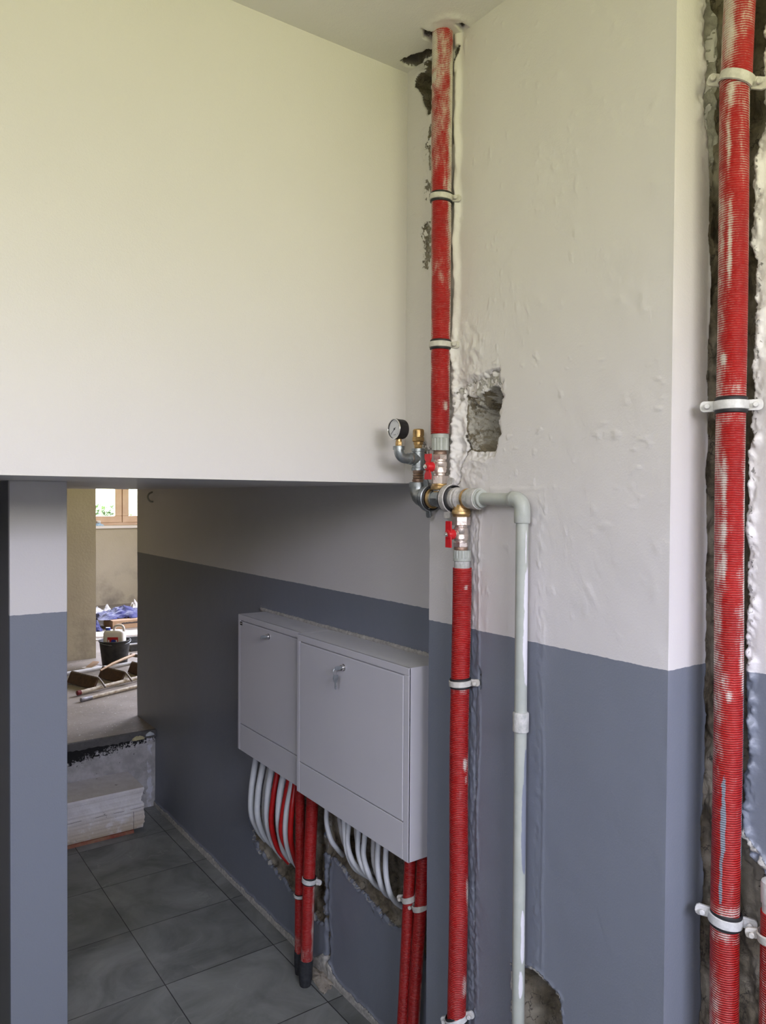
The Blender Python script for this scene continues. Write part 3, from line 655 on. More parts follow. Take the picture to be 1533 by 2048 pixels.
# ================================================================ PIPING ON THE PILASTER
XP = 1.195
RX, RY = math.cos(yaw), -math.sin(yaw)       # the direction that runs to the right along the wall surface as one faces it
def insul(name, path, radii, smear, grey, parent, mat='insulation', n=40):
    mb = MB().sweep(path, radii, n, True); off = parent_world(parent)
    o = mb.build(name, mat, parent, smooth=40)
    co = np.empty(len(o.data.vertices) * 3, dtype=np.float32); o.data.vertices.foreach_get('co', co); co = co.reshape(-1, 3) + np.array(off)
    P = np.array([tuple(p) for p in path]); order = np.argsort(P[:, 2])
    cx = np.interp(co[:, 2], P[order, 2], P[order, 0]); cy = np.interp(co[:, 2], P[order, 2], P[order, 1])
    R = float(np.mean(radii)) if isinstance(radii, (list, tuple)) else radii
    u = ((co[:, 0] - cx) * RX + (co[:, 1] - cy) * RY) / R; z = co[:, 2]
    setattr_(o.data, 'smear', smear(u, z)); setattr_(o.data, 'greypaint', grey(u, z))
    return o
def blobs(L, base=0.0):
    def f(u, z):
        s = np.full(u.shape, base)
        for u0, z0, du, dz, a in L: s = np.maximum(s, a * np.exp(-((u - u0) / du) ** 2) * np.exp(-((z - z0) / dz) ** 4) + base)
        return s
    return f
none = lambda u, z: np.zeros_like(u) - 1.0
def vline(p0, p1, step=0.006, wob=0.0, seed=1):
    a, b = Vector(p0), Vector(p1); n = max(2, int((b - a).length / step)); r = random.Random(seed); out = []
    ph = [r.uniform(0, 6) for _ in range(4)]
    for i in range(n + 1):
        p = a.lerp(b, i / n); p.x += wob * math.sin(p.z * 9 + ph[0]); p.y += wob * math.sin(p.z * 7 + ph[1]); out.append(p)
    return out
def ribbed_cap(base, parent, r, h, name='coupling', mat='ppr', axis=(0, 0, 1)):
    return MB().lathe(base, axis, [(0, r * .93), (0.001, r), (h * .72, r), (h * .72 + .0005, r * 1.02), (h - .001, r * 1.02), (h, r * .95)], 56, True, flute=(0.0005, h * .72)).build(name, mat, parent, smooth=25)

# upper riser
t = thing('heating_pipe', 'red insulated riser above the upper valve, paint-smeared, running up into the ceiling', 'pipe', (XP, 1.445, 1.767))
p = vline((XP, 1.4455, 1.808), (XP - 0.004, 1.444, ZC + 0.02), wob=0.0008)
insul('insulation', p, [0.0232 + 0.0022 * max(0, min(1, (q.z - 1.9) / 0.8)) for q in p],
      blobs([(0.0, 2.66, 9, 0.24, 0.46), (0.95, 2.45, .45, .30, .9), (0.95, 2.62, .30, .13, 1.2), (-0.9, 2.73, .40, .05, 1.3), (-0.9, 2.665, .3, .014, 1.3), (0.25, 2.44, .25, .10, .5), (1.0, 2.0, .22, .5, .8), (-1.0, 2.1, .14, .5, .7), (0.5, 1.875, .25, .012, .9), (-.2, 2.2, .5, .03, .4)], 0.10), none, t)
ribbed_cap((XP, 1.4455, 1.767), t, 0.0212, 0.042)
# lower riser
t = thing('heating_pipe', 'red insulated pipe dropping from the lower valve beside the grey pipe', 'pipe', (XP, 1.365, 0.0))
p = vline((XP, 1.362, 1.486), (XP, 1.368, 0.0), wob=0.0012, seed=4)
insul('insulation', p, 0.0225,
      blobs([(0.55, 1.02, .28, .018, .95), (0.7, 0.985, .2, .012, .7), (.9, .70, .22, .05, .7), (.7, .49, .35, .03, .8), (1.0, 1.2, .12, .4, .6), (0.3, 1.20, .9, .012, .45), (.3, 1.44, .3, .006, .6)], 0.08), none, t)
ribbed_cap((XP, 1.361, 1.528), t, 0.0206, 0.026, axis=(0, 0, -1))
MB().lathe((XP, 1.361, 1.484), (0, 0, 1), [(0, .0185), (.018, .0185), (.0185, .0180)], 40).build('collar', 'ppr_dirty', t)

# pipe clamps
def clamp(base, axis, r, ear, label, group, parts_mat='clamp', tilt=0.0, w=0.022, lining=True, lugs=(-1, 1), ll=0.0105):
    """ring round a pipe; ear = direction of the two screw lugs"""
    base = Vector(base); axis = Vector(axis).normalized(); ear = Vector(ear).normalized(); side = axis.cross(ear)
    if tilt: axis = (axis + ear * tilt).normalized(); ear = (ear - axis * ear.dot(axis)).normalized(); side = axis.cross(ear)
    t = thing('pipe_clamp', label, 'clamp', base, group)
    def ring(r0, r1, hw):
        rings = []
        for j in range(40):
            a = 2 * PI * j / 40; d = ear * math.cos(a) + side * math.sin(a)
            rings.append([base + d * r0 - axis * hw, base + d * r1 - axis * hw * .85, base + d * r1 + axis * hw * .85, base + d * r0 + axis * hw])
        return MB().loft(rings, closed=True)
    ring(r + 0.0015, r + 0.0045, w * 0.36).build('band', parts_mat, t)
    if lining: ring(r - 0.0003, r + 0.0022, w * 0.62).build('rubber_lining', 'rubber', t)
    for s in lugs:
        c = base + ear * s * (r + ll + .002)
        pr = [(-ll, -w * .40), (ll * .5, -w * .42), (ll * .85, -w * .32), (ll, -w * .12), (ll, w * .12), (ll * .85, w * .32), (ll * .5, w * .42), (-ll, w * .40)]
        MB().prism([(q[0] * s, q[1]) for q in pr], c - side * 0.003, ear, axis, 0.006 * (1 if True else 0)).build('lug', parts_mat, t, smooth=0, bevel=0.001)
        sd = side if (side.x < 0 or side.y < 0) else -side
        MB().lathe(c + sd * 0.002, sd, [(0, .0052), (0.0035, .0052), (0.005, .004)], 12).build('screw', parts_mat, t)
    return t
EY = (-0.55, 1, 0)
clamp((XP - .002, 1.4445, 2.381), (0, 0, 1), 0.0250, EY, 'cream-painted clamp on the upper red riser, the higher of its two', 'wall clamps', tilt=-0.10, w=0.020, lugs=(-1,))
clamp((XP - .001, 1.4450, 2.025), (0, 0, 1), 0.0240, EY, 'cream-painted clamp on the upper red riser, just above the square hole', 'wall clamps', tilt=-0.03, w=0.020, lugs=(-1,))
clamp((XP, 1.3625, 1.212), (0, 0, 1), 0.0232, EY, 'whitish clamp halfway down the lower red pipe, at the grey paint line', 'wall clamps', tilt=0.08, w=0.020, lugs=(-1,))
clamp((XP, 1.3670, 0.400), (0, 0, 1), 0.0232, EY, 'whitish clamp at the foot of the lower red pipe, at the picture edge', 'wall clamps', 'clamp_white', tilt=0.5)
clamp((XP, 1.486, 1.650), (0, 1, 0), 0.0285, (-0.12, 0, 1), 'dark steel ring clamp beside the galvanised elbow', 'manifold clamps', 'galv', w=0.020, ll=.009)
clamp((XP, 1.403, 1.650), (0, 1, 0), 0.0300, (0.12, 0, 1), 'plaster-covered ring clamp between the two valves', 'manifold clamps', 'galv_dirty', w=0.026, ll=.009)

# manifold of galvanised and brass fittings
t = thing('pipe_manifold', 'horizontal run of galvanised and brass fittings joining both ball valves', 'pipe fittings', (XP, 1.45, 1.65))
def arc(c, r, a0, a1, ux, uz, n=12):
    c, ux, uz = Vector(c), Vector(ux), Vector(uz)
    return [c + ux * r * math.cos(a0 + (a1 - a0) * i / n) + uz * r * math.sin(a0 + (a1 - a0) * i / n) for i in range(n + 1)]
# elbow: comes down at y=1.532, turns to -y
el_pts = [(XP, 1.532, 1.690)] + arc((XP, 1.506, 1.676), 0.026, 0, -PI / 2, (0, 1, 0), (0, 0, 1)) + [(XP, 1.492, 1.650)]
MB().sweep(el_pts, [0.0205] + [0.0215] * 6 + [0.0225] * 7 + [0.022], 28).lathe((XP, 1.532, 1.678), (0, 0, 1), [(0, .0235), (.012, .0235), (.013, .021)], 28).lathe((XP, 1.500, 1.65), (0, -1, 0), [(0, .0245), (.009, .0245), (.010, .021)], 28).build('elbow', 'galv', t, smooth=50)
MB().lathe((XP, 1.495, 1.65), (0, -1, 0), [(0, .0215), (.010, .0215), (.0105, .023), (.020, .023), (.0205, .0195), (.03, .0195)], 28).build('nipple', 'bronze', t)
MB().lathe((XP, 1.4745, 1.65), (0, -1, 0), [(0, .0245), (.0015, .0255), (.004, .0255), (.0055, .0245)], 28).build('brass_ring', 'brass', t)
MB().lathe((XP, 1.469, 1.65), (0, -1, 0), [(0, .0205), (.006, .0205), (.0065, .0185), (.040, .0185), (.0405, .0205), (.046, .0205)], 28).hexn((XP, 1.459, 1.65), (0, -1, 0), 0, .026, .0215, n=8).lathe((XP, 1.4455, 1.65), (0, 0, 1), [(0, .015), (.018, .015), (.0185, .0165), (.022, .0165)], 24).build('tee', 'galv', t)
MB().lathe((XP, 1.424, 1.65), (0, -1, 0), [(0, .0225), (.003, .0235), (.006, .0225), (.0065, .021), (.015, .021)], 28).build('brass_ring', 'brass', t)
MB().lathe((XP, 1.412, 1.65), (0, -1, 0), [(0, .0245), (.016, .0255), (.0165, .0235), (.030, .022)], 28).build('nipple', 'galv_dirty', t)
rr = random.Random(5)
pl = []
for i in range(10):
    h = 0.004 + i * 0.0033; pl.append((h, 0.0245 + rr.uniform(-.003, .003)))
MB().lathe((XP - .001, 1.396, 1.65), (0, -1, 0), pl, 18).lathe((XP, 1.366, 1.668), (0, 0, -1), [(0, .012), (.012, .021), (.028, .0195), (.034, .016)], 18).build('tee', 'galv_dirty', t, smooth=60)
MB().lathe((XP, 1.3655, 1.636), (0, 0, -1), [(0, .0165), (.006, .0185), (.011, .0190), (.0115, .021), (.0145, .0215), (.017, .019), (.019, .016)], 28).build('brass_outlet', 'brass', t)
MB().lathe((XP, 1.350, 1.65), (0, -1, 0), [(0, .020), (.002, .0235), (.006, .0245), (.009, .0235)], 28).build('brass_ring', 'brass', t)
MB().lathe((XP, 1.342, 1.65), (0, -1, 0), [(0, .0215), (.006, .0235), (.018, .0235), (.0185, .0225), (.020, .0245), (.040, .0250), (.0405, .021)], 32).build('adapter', 'ppr_dirty', t)
MB().lathe((XP, 1.303, 1.65), (0, -1, 0), [(0, .0225), (.004, .0225), (.0045, .0205), (.012, .0205), (.013, .017)], 32).build('collar', 'ppr', t)

# grey pipe to the right and down
t = thing('grey_pipe', 'pale grey plastic pipe leaving the manifold sideways then dropping down the wall', 'pipe', (XP, 1.165, 0.0))
def tube_attr(name, path, rad, smear, grey, vertical=True):
    return insul(name, path, rad, smear, grey, t, mat='grey_pipe', n=28)
tube_attr('tube', vline((XP, 1.295, 1.650), (XP, 1.19, 1.649), 0.01), 0.0140, none, none)
o = MB().sweep([(XP, 1.196, 1.649)] + arc((XP, 1.188, 1.627), 0.022, PI / 2, PI, (0, 1, 0), (0, 0, 1)) + [(XP, 1.166, 1.604)], 0.0175, 28).lathe((XP, 1.200, 1.649), (0, -1, 0), [(0, .0160), (.002, .0178), (.010, .0178)], 28).lathe((XP, 1.166, 1.622), (0, 0, -1), [(0, .0176), (.022, .0176), (.024, .0165)], 28).build('elbow', 'ppr', t, smooth=50)
tube_attr('tube', vline((XP, 1.166, 1.606), (XP, 1.163, 0.0), 0.008), 0.0136,
      blobs([(0.75, 1.38, .75, .15, .85), (.5, 1.54, .25, .06, .6), (.45, 0.70, .5, .07, .85), (.2, .60, .5, .035, .8)]), blobs([(.55, .94, .62, .12, .85), (.75, 1.07, .42, .05, .85)]), t)
MB().lathe((XP, 1.1645, 1.146), (0, 0, 1), [(0, .0145), (.001, .0172), (.040, .0176), (.042, .0165), (.043, .0148)], 32).build('coupling', 'ppr_dirty', t)

# ball valves
def valve(y, zc, up, label):
    """butterfly ball valve; up=+1 when the union nut is below the body"""
    t = thing('ball_valve', label, 'valve', (XP, y, zc))
    B = (XP, y, zc); A = (0, 0, 1 * up)
    # union under/over the body
    MB().lathe(B, A, [(-.0665, .0155), (-.0560, .0155), (-.0555, .0215), (-.0535, .0225), (-.0475, .0225), (-.045, .0205), (-.041, .0200)], 32).build('union', 'brass', t)
    MB().hexn(B, A, -.042, -.0205, .0225, ph=0.35).build('union_nut', 'nickel', t, smooth=20)
    MB().lathe(B, A, [(-.0215, .0150), (-.016, .0150), (-.014, .0175), (-.002, .0178), (0.0, .0168), (.002, .0178), (.012, .0178), (.015, .0155), (.019, .0155)], 32).lathe(B, (-1, 0, 0), [(0, .010), (.019, .010), (.0195, .0085), (.022, .0085)], 20).build('valve_body', 'nickel', t)
    MB().hexn(B, A, .018, .0315, .0185, ph=0.1).build('hex_end', 'nickel', t, smooth=20)
    MB().lathe(B, A, [(.0305, .0165), (.036, .0170), (.0365, .0155), (.039, .0168), (.0445, .0165)], 28).build('threaded_end', 'bronze', t)
    return t
vt = valve(1.4455, 1.727, 1, 'upper ball valve with a red bow-tie handle above the manifold')
vl = valve(1.3655, 1.566, -1, 'lower ball valve with a straight red wing handle under the manifold')
def handle(t, y, zc, kind):
    X = XP - 0.022
    h = MB()
    if kind == 'bow':
        poly = [(-.0125, -.030), (.0125, -.030), (.0105, -.018), (.006, -.011), (.006, .011), (.0105, .018), (.0125, .030), (-.0125, .030), (-.0105, .018), (-.006, .011), (-.006, -.011), (-.0105, -.018)]
        # two bent wings stepping outwards from the hub
        for s in (-1, 1):
            h.prism([(-.0065, 0), (.0065, 0), (.0065, .010), (.0125, .020), (.0125, .031), (-.0125, .031), (-.0125, .020), (-.0065, .010)][::1], (X - 0.017, y, zc), (0, 1, 0), (0, 0, s), 0.0035 * s)
    else:
        for s in (-1, 1):
            h.prism([(-.010, 0.004), (.010, 0.004), (.010, .031), (-.010, .031)], (X - 0.018, y, zc), (0, 1, 0), (0, 0, s), 0.0035 * s)
    h.lathe((X, y, zc), (-1, 0, 0), [(0, .0085), (.003, .0125), (.012, .0125), (.018, .0105), (.021, .0095)], 24)
    o = h.build('handle', 'handle', t, smooth=30, bevel=0.0007)
    MB().hexn((X, y, zc), (-1, 0, 0), .020, .0255, .0062, .001).lathe((X, y, zc), (-1, 0, 0), [(.025, .003), (.028, .003)], 10).build('screw', 'chrome', o)
handle(vt, 1.4455, 1.727, 'bow'); handle(vl, 1.3655, 1.566, 'flat')

# galvanised tee with relief valve and the pressure gauge on its elbow
t = thing('pipe_tee', 'galvanised tee and elbow rising beside the corner, carrying the gauge', 'pipe fittings', (XP, 1.532, 1.69))
B = (XP, 1.532, 1.69)
MB().lathe(B, (0, 0, 1), [(0, .0140), (.004, .0155), (.008, .0155), (.0085, .0125), (.012, .0140), (.0155, .0125), (.019, .0140), (.0225, .0125), (.026, .014), (.032, .014)], 28).build('nipple', 'bronze', t)
MB().lathe(B, (0, 0, 1), [(.031, .0175), (.037, .0175), (.038, .0155), (.078, .0155), (.079, .0178), (.086, .0178), (.0865, .0155)], 28).lathe((XP, 1.532, 1.750), (-1, 0, 0), [(0, .0150), (.016, .0150), (.0165, .0165), (.022, .0165)], 24).build('tee', 'galv', t)
MB().lathe((XP - .020, 1.532, 1.750), (-1, 0, 0), [(0, .0115), (.009, .0115)], 20).build('nipple', 'bronze', t)
XE = 1.133
MB().sweep([(XE + .035, 1.532, 1.750)] + arc((XE + .020, 1.532, 1.770), 0.020, -PI / 2, -PI, (1, 0, 0), (0, 0, 1)) + [(XE, 1.532, 1.777)], 0.0125, 24).lathe((XE, 1.532, 1.771), (0, 0, 1), [(0, .0145), (.009, .0145), (.0095, .012)], 24).lathe((XE + .036, 1.532, 1.750), (-1, 0, 0), [(0, .0145), (.007, .0145), (.008, .012)], 24).build('elbow', 'galv', t, smooth=50)
t = thing('relief_valve', 'small brass relief valve standing on top of the tee', 'valve', (XP, 1.532, 1.776))
B = (XP, 1.532, 1.776)
MB().lathe(B, (0, 0, 1), [(0, .0085), (.010, .0085), (.0105, .012), (.017, .0125), (.0175, .0115), (.0185, .0150)], 24).hexn(B, (0, 0, 1), .0015, .013, .0108).build('valve_body', 'brass', t)
MB().hexn(B, (0, 0, 1), .018, .030, .0165).lathe(B, (0, 0, 1), [(.030, .0135), (.033, .0135), (.0335, .0145), (.047, .0145), (.050, .012), (.0505, .006)], 24).build('cap', 'brass', t)
g = thing('pressure_gauge', 'round pressure gauge with white dial and black case by the corner', 'gauge', (XE, 1.532, 1.779))
MB().hexn((XE, 1.532, 1.779), (0, 0, 1), 0, .013, .0088).lathe((XE, 1.532, 1.779), (0, 0, 1), [(.012, .0075), (.020, .0070)], 20).build('stem', 'brass', g)
GC = Vector((XE + .012, 1.530, 1.822)); GA = Vector((-1, -0.02, 0.0)).normalized()
MB().lathe(GC, GA, [(-.002, .021), (0, .0235), (.003, .0245), (.024, .0250), (.026, .0262), (.029, .0262), (.029, .0235), (.0265, .0232)], 48, cap=True).build('case', 'rubber', g)
MB().lathe(GC, GA, [(.0262, .0236), (.0268, .0236)], 48).build('dial', 'dial', g)
rings = []
for j in range(48):
    a = 2 * PI * j / 48; tv = GA.orthogonal().normalized(); bv = GA.cross(tv); d = tv * math.cos(a) + bv * math.sin(a)
    rings.append([GC + GA * .0292 + d * .0236, GC + GA * .0292 + d * .0262, GC + GA * .0304 + d * .0258, GC + GA * .0304 + d * .0240])
MB().loft(rings, closed=True).build('bezel', 'chrome', g)
gu = Vector((0, 0, 1)); gv = Vector((0, -1, 0))           # dial frame: up, right as read
tk = MB()
for i in range(21):
    a = math.radians(-135 + 270 * i / 20); d = gu * math.cos(a) + gv * math.sin(a); l = 0.004 if i % 5 == 0 else 0.0022
    c = GC + GA * .0270 + d * (.0205 - l / 2); tk.obox(c, d * l / 2, d.cross(GA) * .00025, GA * .0001)
for sx_ in (-.0025, .0025): tk.obox(GC + GA * .0270 + gv * sx_ - gu * .0145, gv * .0010, gu * .0012, GA * .0001)
dl = tk.build('dial_marks', 'ink', g, smooth=0)
a = math.radians(-130); d = gu * math.cos(a) + gv * math.sin(a)
MB().obox(GC + GA * .0280 + d * .006, d * .0125, d.cross(GA) * .0005, GA * .0002).lathe(GC + GA * .0275, GA, [(0, .0022), (.0012, .0022)], 14).build('needle', 'ink', g)

# ---- big riser in the corner
XQ, YQ = 1.300, 0.753
t = thing('heating_pipe', 'thick red riser in the open chase, smeared with paint over its full height', 'pipe', (XQ, YQ, 0))
p = vline((XQ, YQ - .004, 0.0), (XQ, YQ + .005, 2.405), wob=0.0008, seed=9)
big_s = blobs([(1.0, 1.9, .17, .55, .85), (.90, 1.55, .30, .28, .80), (1.0, .8, .12, .6, .7), (0.75, 1.33, .24, .03, .75),
               (-.62, 2.10, .15, .085, .78), (-.72, 2.28, .13, .07, .72), (-.6, 2.375, .34, .035, .75), (-.72, 1.62, .20, .13, .72), (-.95, 1.45, .25, .35, .5), (-.35, 1.303, .25, .012, .8), (-.6, 1.325, .35, .02, .6),
               (-1.0, 2.0, .2, .4, .5), (.25, 2.30, .5, .11, .30), (.3, 1.46, .35, .10, .36), (.5, 1.38, .22, .05, .7), (-.85, .66, .34, .17, .46), (.9, 2.35, .22, .10, .7), (-.85, 1.90, .16, .012, .95),
               (0, 2.395, 2, .02, .55), (0, 1.842, 2, .014, .42), (0, 1.797, 2, .014, .42), (0, .915, 2, .012, .42), (0, .87, 2, .014, .42)], 0.13)
big_g = lambda u, z: np.maximum.reduce([1.0 * np.exp(-((u - 1.0) / .28) ** 2) * ss(.95, 1.0, z) * (1 - ss(1.335, 1.34, z)),
                                        .95 * np.exp(-((u + .62) / .16) ** 2) * np.exp(-((z - 1.08) / .09) ** 4), .9 * np.exp(-((u + .68) / .12) ** 2) * np.exp(-((z - .97) / .05) ** 4)])
insul('insulation', p, 0.0248, big_s, big_g, t, n=48)
p = vline((XQ, YQ + .002, 2.385), (XQ, YQ - .010, ZC), wob=0.0005, seed=3)
insul('insulation_sleeve', p, 0.0262, blobs([(0, 2.64, 3, .12, .62), (-.85, 2.56, .35, .2, .75), (0, 2.74, 3, .1, .8), (.1, 2.50, .9, .04, .4)], 0.16), none, t, n=48)
clamp((XQ, YQ + .002, 2.397), (0, 0, 1), 0.0262, (-0.35, 1, 0), 'pale clamp near the top of the thick red riser, at the sleeve joint', 'riser clamps', 'clamp', tilt=-0.38, lining=False, w=0.026, ll=.0125)
clamp((XQ, YQ + .003, 1.820), (0, 0, 1), 0.0252, EY, 'pale clamp on the thick red riser, at head height', 'riser clamps', 'clamp_white', w=0.024, ll=.0125)
clamp((XQ, YQ - .001, 0.893), (0, 0, 1), 0.0252, EY, 'white clamp low on the thick red riser, beside the short pipe', 'riser clamps', 'clamp_white', tilt=-0.08, w=0.024, ll=.0125)
# short second pipe at the right edge
X2, Y2 = 1.315, 0.672
t = thing('heating_pipe', 'short red pipe with a white plastic coupling at the right edge', 'pipe', (X2, Y2, 0))
p = vline((X2, Y2, 0.0), (X2, Y2, 0.935), wob=0.0008, seed=2)
insul('insulation', p, 0.0225, blobs([(-.9, .6, .2, .3, .5)], 0.05), none, t)
MB().lathe((X2, Y2, 0.932), (0, 0, 1), [(0, .0195), (.018, .0195), (.019, .0215), (.050, .0225), (.056, .021), (.058, .017)], 32).build('coupling', 'clamp_white', t)
clamp((X2, Y2, 0.893), (0, 0, 1), 0.0230, EY, 'cream clamp on the short red pipe at the right edge', 'riser clamps', 'clamp', lining=False, tilt=0.15)

# ================================================================ CABINETS
def cabinet(y0, y1, xf, label, badge, key):
    z0, z1 = 0.686, 1.203
    t = thing('manifold_cabinet', label, 'cabinet', (XA, (y0 + y1) / 2, z0))
    # carcass: top, sides and bottom lip behind the face frame, open to the wall
    c = MB(); th = 0.002
    c.box(xf + .002, XA - 0.001, y0, y1, z1 - th, z1).box(xf + .002, XA - 0.001, y0, y0 + th, z0, z1 - th).box(xf + .002, XA - 0.001, y1 - th, y1, z0, z1 - th).box(xf + .002, xf + .03, y0 + th, y1 - th, z0, z0 + th)
    c.box(xf + .008, xf + .010, y0 + th, y1 - th, z0 + th, z1 - th)
    c.build('body', 'cabinet', t, smooth=0)
    fr = MB(); e = 0.0017
    dy0, dy1, dz0, dz1 = y0 + 0.022, y1 - 0.016, 0.787, z1 - 0.021
    fr.box(xf, xf + .006, y0, y1, dz1, z1).box(xf, xf + .006, y0, dy0, z0, dz1).box(xf, xf + .006, dy1, y1, z0, dz1)
    fr.build('face_frame', 'cabinet', t, smooth=0, bevel=0.0012)
    MB().box(xf, xf + .005, dy0 + e, dy1 - e, z0, dz0 - e).build('lower_panel', 'cabinet', t, smooth=0, bevel=0.001)
    d = MB().box(xf - 0.0005, xf + .005, dy0 + e * 1.6, dy1 - e * 1.6, dz0 + e, dz1 - e * 2).build('door', 'cabinet', t, smooth=0, bevel=0.002)
    ly, lz = key
    MB().lathe((xf, ly, lz), (-1, 0, 0), [(0, .0105), (.002, .0105), (.0035, .0085), (.010, .0078), (.0105, .0060)], 24).build('lock', 'chrome', d)
    k = MB().box(xf - .032, xf - .010, ly - .0010, ly + .0010, lz - .0055, lz + .0055)
    k = k.build('key', 'galv', d, smooth=0, bevel=.0006)
    if not badge:
        hk = MB()
        ringp = [Vector((xf - .030, ly + .0, lz - .010)) + Vector((math.cos(a) * .006, 0.001, math.sin(a) * .009)) for a in [2 * PI * i / 20 for i in range(20)]]
        hk.loft([[q + Vector((0, .0006, 0)), q + (q - Vector((xf - .030, ly, lz - .010))).normalized() * .0012, q - Vector((0, .0006, 0))] for q in ringp], closed=True)
        hk.prism([(-.007, 0), (-.009, -.010), (-.006, -.020), (-.0028, -.024), (-.0028, -.040), (0, -.044), (.0028, -.040), (.0028, -.024), (.006, -.020), (.009, -.010), (.007, 0)], (xf - .030, ly - .001, lz - .018), (1, 0, 0), (0, 0, 1), .002)
        hk.build('spare_key', 'galv', d, smooth=0)
    else:
        b = MB().box(xf - .0012, xf - .0005, dy1 - .0225, dy1 - .0035, dz1 - .0175, dz1 - .0045).build('badge', 'black_plastic', d, smooth=0)
        m = MB()
        for q in range(3): m.box(xf - .0015, xf - .0012, dy1 - .0190 + q * .0045, dy1 - .0160 + q * .0045, dz1 - .0125 + (q % 2) * .001, dz1 - .0095)
        m.build('badge_marks', 'white_ink', b, smooth=0)
    return t
cabinet(1.585, 2.190, 1.211, 'right manifold cabinet, larger and nearer, key hanging from its lock', False, (1.905, 1.146))
cabinet(2.192, 2.690, 1.230, 'left manifold cabinet, smaller and further, small black badge in its corner', True, (2.432, 1.156))

# ================================================================ HOSES
HL = [('w', [(1.310, 2.693, 0.643), (1.290, 2.690, 0.528), (1.290, 2.695, 0.423), (1.325, 2.712, 0.343), (1.360, 2.709, 0.291)]),
      ('w', [(1.310, 2.629, 0.639), (1.290, 2.632, 0.536), (1.290, 2.641, 0.431), (1.325, 2.657, 0.341), (1.360, 2.649, 0.292)]),
      ('g', [(1.310, 2.594, 0.634), (1.290, 2.594, 0.532), (1.290, 2.599, 0.435), (1.325, 2.627, 0.341), (1.360, 2.614, 0.283)]),
      ('w', [(1.310, 2.560, 0.638), (1.290, 2.554, 0.545), (1.290, 2.559, 0.438), (1.325, 2.581, 0.337), (1.360, 2.568, 0.279)]),
      ('r', [(1.310, 2.515, 0.636), (1.290, 2.509, 0.549), (1.290, 2.525, 0.440), (1.325, 2.541, 0.336), (1.360, 2.513, 0.280)]),
      ('w', [(1.310, 2.464, 0.643), (1.290, 2.459, 0.565), (1.290, 2.467, 0.460), (1.325, 2.497, 0.348), (1.360, 2.502, 0.290)]),
      ('r', [(1.310, 2.425, 0.637), (1.290, 2.432, 0.523), (1.290, 2.442, 0.429), (1.337, 2.455, 0.335), (1.380, 2.455, 0.272)]),
      ('w', [(1.310, 2.400, 0.630), (1.290, 2.401, 0.534), (1.290, 2.410, 0.440), (1.322, 2.435, 0.346), (1.358, 2.440, 0.292)]),
      ('r', [(1.310, 2.382, 0.626), (1.290, 2.368, 0.545), (1.290, 2.376, 0.443), (1.325, 2.405, 0.348), (1.360, 2.415, 0.268)])]
HR = [('w', [(1.310, 2.162, 0.615), (1.300, 2.145, 0.572), (1.300, 2.118, 0.527), (1.330, 2.122, 0.485), (1.370, 2.155, 0.443)]),
      ('g', [(1.310, 2.099, 0.614), (1.300, 2.077, 0.587), (1.300, 2.060, 0.548), (1.330, 2.080, 0.497), (1.370, 2.099, 0.442)]),
      ('w', [(1.310, 2.054, 0.616), (1.300, 2.033, 0.567), (1.300, 2.016, 0.520), (1.330, 2.022, 0.465), (1.370, 2.021, 0.430)]),
      ('w', [(1.310, 2.026, 0.612), (1.300, 2.017, 0.556), (1.300, 1.992, 0.512), (1.330, 1.982, 0.468), (1.370, 1.985, 0.433)]),
      ('g', [(1.310, 1.997, 0.614), (1.300, 1.979, 0.579), (1.300, 1.961, 0.542), (1.330, 1.974, 0.493), (1.370, 1.985, 0.451)]),
      ('w', [(1.310, 1.969, 0.611), (1.300, 1.957, 0.552), (1.300, 1.929, 0.511), (1.330, 1.935, 0.470), (1.370, 1.954, 0.433)]),
      ('w', [(1.310, 1.934, 0.610), (1.300, 1.926, 0.551), (1.300, 1.899, 0.506), (1.330, 1.912, 0.462), (1.370, 1.931, 0.425)]),
      ('g', [(1.310, 1.901, 0.609), (1.300, 1.888, 0.557), (1.300, 1.869, 0.514), (1.330, 1.882, 0.466), (1.370, 1.909, 0.426)]),
      ('w', [(1.310, 1.861, 0.612), (1.300, 1.851, 0.551), (1.300, 1.836, 0.503), (1.330, 1.853, 0.457), (1.370, 1.879, 0.421)]),
      ('w', [(1.310, 1.821, 0.610), (1.300, 1.808, 0.547), (1.300, 1.790, 0.497), (1.330, 1.803, 0.454), (1.370, 1.822, 0.416)])]
ORD = ['first', 'second', 'third', 'fourth', 'fifth', 'sixth', 'seventh', 'eighth', 'ninth', 'tenth']
CN = {'w': ('white', 'hose_white'), 'g': ('greyish', 'hose_grey'), 'r': ('red', 'hose_red')}
for L, rad, side in ((HL, 0.0120, 'left'), (HR, 0.0082, 'right')):
    for i, (c, P) in enumerate(L):
        P = [(P[0][0] + .004, P[0][1] - 0.004, 0.700)] + P
        r_ = rad if c != 'r' else rad * 0.86
        if c == 'r': P = [(q[0] - .003, q[1] - .006, q[2]) for q in P]
        if c == 'g': P = [(q[0] + .011, q[1], q[2]) for q in P]
        o = MB().sweep(catmull(P, 9), r_, 14).build('heating_hose', CN[c][1], None, smooth=60)
        tag(o, '%s hose curving out under the %s cabinet, %s from its left end' % (CN[c][0], side, ORD[i]), 'hose', 'hoses under the %s cabinet' % side)

